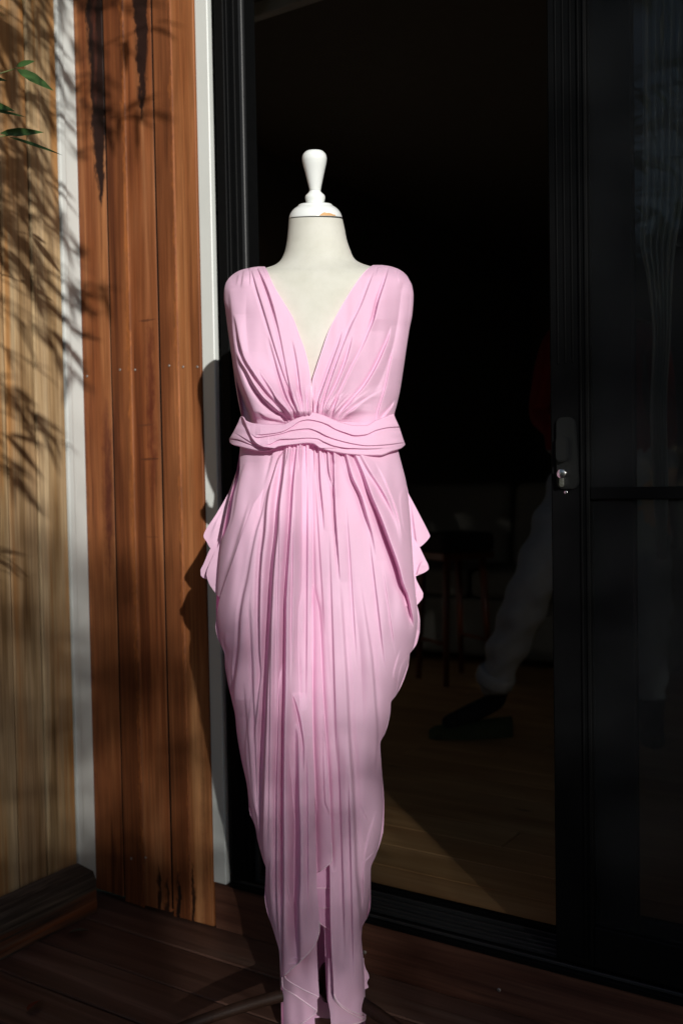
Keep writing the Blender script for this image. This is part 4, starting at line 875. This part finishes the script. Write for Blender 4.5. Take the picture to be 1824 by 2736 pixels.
def bamboo():
    S = np.array(SUN_TO); r = np.random.default_rng(12); inv = -np.array(bam.location)
    def add(name, o): o.parent = bam; o.matrix_parent_inverse = Matrix.Translation(-Vector(bam.location)); return o
    culms = []
    for bx, by, lx, ly, hh in ((-1.45, .75, .75, .25, 3.3), (-1.6, .55, .95, .45, 3.5), (-1.3, .95, .55, .2, 3.0), (-1.75, .8, .35, .35, 3.6), (-1.55, .3, .7, .65, 3.3)):
        t = np.linspace(0, 1, 16); c = np.stack([bx + lx * t ** 2.2, by + ly * t ** 2, -.4 + hh * t], -1); culms.append(c)
        add('culm', tube('culm', c, [.014 * (1 - .75 * q) + .002 for q in t], M_CULM, None, 8))
    allc = np.concatenate([c[6:] for c in culms])
    pos, dirs, ln = [], [], []; tw = []
    # sprays: where their shade falls is chosen on the two walls
    spots = []
    for _ in range(46): spots.append((r.uniform(-40, 130), r.uniform(-60, 620)))
    for _ in range(16): spots.append((r.uniform(-60, 150), r.uniform(560, 1180)))
    for _ in range(9): spots.append((r.uniform(-60, 150), r.uniform(1150, 1560)))
    for _ in range(15): spots.append((r.uniform(130, 260), r.uniform(-60, 760)))
    for _ in range(6): spots.append((r.uniform(130, 230), r.uniform(700, 1180)))
    for _ in range(9): spots.append((r.uniform(220, 400), r.uniform(-80, 330)))
    for _ in range(1): spots.append((r.uniform(220, 330), r.uniform(300, 800)))
    for (u, v) in spots:
        w = on_wall(u, v); s = r.uniform(1.2, 2.2)
        for _ in range(12):
            c = w + S * s
            rel = c - CAM; dep = rel @ FW; uu = 912 + FPX * (rel @ CR) / dep if dep > .05 else -9999; vv = 1368 - FPX * (rel @ CU) / dep if dep > .05 else -9999
            if dep < .05 or uu < -190 or vv < -190 or uu > 2000: break
            s += .12
        q = allc[np.argmin(np.linalg.norm(allc - c + np.array([0, 0, .25]), axis=1))]
        a = c - q; L = np.linalg.norm(a)
        tt = np.linspace(0, 1, 7)[:, None]; path = q + a * tt + np.array([0, 0, 1.]) * (np.sin(tt * np.pi) * .10 * L)
        tw.append(path); out = (path[-1] - path[-2]); out /= np.linalg.norm(out)
        for k in range(int(r.integers(4, 9))):
            p = path[-1] + out * r.uniform(-.10, .02) + r.normal(0, .006, 3)
            dd = out + r.normal(0, .55, 3) + np.array([0, 0, -.35]); pos.append(p); dirs.append(dd); ln.append(r.uniform(.055, .12))
    # the few leaves that show against the wall
    D = 1.95
    vis = [((47, 186), (143, 236), .115, 1), ((45, 177), (94, 160), .05, .6), ((2, 356), (118, 347), .09, .8), ((26, 366), (168, 407), .11, .35), ((-30, 278), (40, 292), .07, .7), ((-40, 290), (72, 307), .08, .3), ((-50, 205), (20, 212), .06, .6)]
    pv, dv, lv, wv = [], [], [], []
    for (a, b, L, w) in vis:
        p0, p1 = P(a[0], a[1], D), P(b[0], b[1], D - .02); pv.append(p0); dv.append(p1 - p0); lv.append(np.linalg.norm(p1 - p0)); wv.append(.0078 * w)
    V2, F2 = blades(pv, dv, np.array(lv), np.array(wv) * 1.25, .05, 3, -FW); add('leaf_spray', mesh_obj('leaf_spray', V2, F2, M_BAMBOO, None, True))
    for pts in ([(-260, 260), (-120, 225), (-20, 203), (46, 182)], [(-260, 420), (-120, 385), (-20, 366), (26, 362)], [(-260, 330), (-120, 300), (-40, 282)]):
        end = P(*pts[0], D); q = allc[np.argmin(np.linalg.norm(allc - end, axis=1))]
        path = [tuple(q)] + [tuple(P(a, b, D)) for a, b in pts]; add('twig', tube('twig', path, [.004, .003, .0022, .0016, .001][:len(path)], M_CULM, None, 6))
    V, F = blades(pos, dirs, np.array(ln), np.array(ln) * .085, .2, 5)
    fo = add('foliage', mesh_obj('foliage', V, F, M_BAMBOO, None, True)); fo['kind'] = 'stuff'
    vs, fs = [], []
    for path in tw:
        for i in range(len(path) - 1):
            b = len(vs); rr = .0018
            for pnt in (path[i], path[i + 1]):
                for k in range(3): vs.append(pnt + rr * np.array([math.cos(2.1 * k), math.sin(2.1 * k) * .6, math.sin(2.1 * k)]))
            fs += [(b, b + 1, b + 4, b + 3), (b + 1, b + 2, b + 5, b + 4), (b + 2, b, b + 3, b + 5)]
    ts = add('twigs', mesh_obj('twigs', np.array(vs), fs, M_CULM, None)); ts['kind'] = 'stuff'
bamboo()
# unseen hedge behind the camera: top thinned and stepped to shade wall and dress
def hedge():
    r = np.random.default_rng(21); n = 52000; YH = -12.0
    x = r.uniform(-12, 8, n); top = 4.63 + .66 * np.clip((3.66 - x) / .45, 0, 1) + .05 * np.sin(x * 2.1) + .03 * np.sin(x * 5.3 + 1)
    q = r.beta(1.3, 1.0, n); z = np.where(r.random(n) < .5, -.35 + q * (top - .15), top - .12 + r.normal(0, .24, n))
    y = YH + r.normal(0, .22, n)
    d = r.normal(0, 1, (n, 3)); L = r.uniform(.05, .10, n)
    V, F = blades(np.stack([x, y, z], -1), d, L, L * .32, .1, 22)
    o = mesh_obj('hedge', V, F, M_HEDGE, None); tag(o, 'long leafy green hedge, unseen, shaped to shade the lower wall and dress', 'hedge', kind='stuff')
    # solid boxes added inside to block sun leaking low down
    c = bevel_box('hedge_core', (20, .25, 4.75), M_HEDGE, o, (-2, YH, 1.90), bev=.1, seg=3)
    bevel_box('hedge_core', (13.5, .2, .6), M_HEDGE, o, (-3.35, YH + .03, 4.5), bev=.1, seg=3)
hedge()
def tree(name, x, y, ht, rad, z0, n, label, seed):
    r = np.random.default_rng(seed); root = tag(empty(name, (x, y, -.4)), label, 'tree')
    tube('trunk', [(0, 0, 0), (.05, 0, z0 * .6), (0, .05, z0 + .5), (.1, 0, z0 + 1.5)], [.16, .13, .1, .05], M_BARK, root, 10)
    for k in range(7):
        a = k * .9; tube('limb', [(0, .03, z0 + .1 + .15 * k), (math.cos(a) * rad * .5, math.sin(a) * rad * .5, z0 + .7 + .2 * k), (math.cos(a) * rad * .8, math.sin(a) * rad * .8, z0 + 1.3 + .2 * k)], [.06, .035, .012], M_BARK, root, 6)
    cc = r.normal(0, 1, (60, 3)); cc /= np.linalg.norm(cc, axis=1, keepdims=True); cc *= (r.random(60) ** .4)[:, None] * .8
    ci = r.integers(0, 60, n); p = cc[ci] + r.normal(0, .16, (n, 3)); p = p * np.array([rad, rad, (ht - z0) / 2]) + np.array([0, 0, z0 + (ht - z0) / 2])
    L = r.uniform(.09, .16, n); V, F = blades(p, r.normal(0, 1, (n, 3)), L, L * .35, .1, seed)
    f = mesh_obj('crown', V, F, M_HEDGE, root); f['kind'] = 'stuff'
tree('sun_block_tree', 6.45, -12.6, 9.0, 2.3, 2.0, 22000, 'unseen dense tree added on the right to keep the door and room dark', 31)  # unseen tree, placed to block sun from the door and the room
tree('garden_tree', -6.4, -4.6, 4.6, 1.6, 1.2, 8000, 'loose broad-leaved tree in the yard on the left', 32)
# small litter on the deck
M_DEAD = plain('dead_leaf', (.12, .03, .015), .8, .1); M_GREY = plain('grey_leaf', (.06, .055, .04), .8, .1)
def floor_pt(u, v):
    ray = P(u, v, 1.) - CAM; t = -(H - .004) / ray[2]; return CAM + ray * t
for i, (u, v, a, L, m, lab) in enumerate(((75, 2705, 1.2, .045, M_DEAD, 'curled red-brown dead leaf near the bottom left corner'), (185, 2497, .2, .05, M_GREY, 'dull dry leaf on the deck beside the timber end'))):
    p = floor_pt(u, v); V, F = blades([(0, 0, .004)], [(math.cos(a), math.sin(a), .12)], np.array([L]), np.array([L * .28]), .1, 40 + i)
    o = mesh_obj('fallen_leaf', V, F, m, None); o.location = p; tag(o, lab, 'leaf', 'leaf litter on the deck')
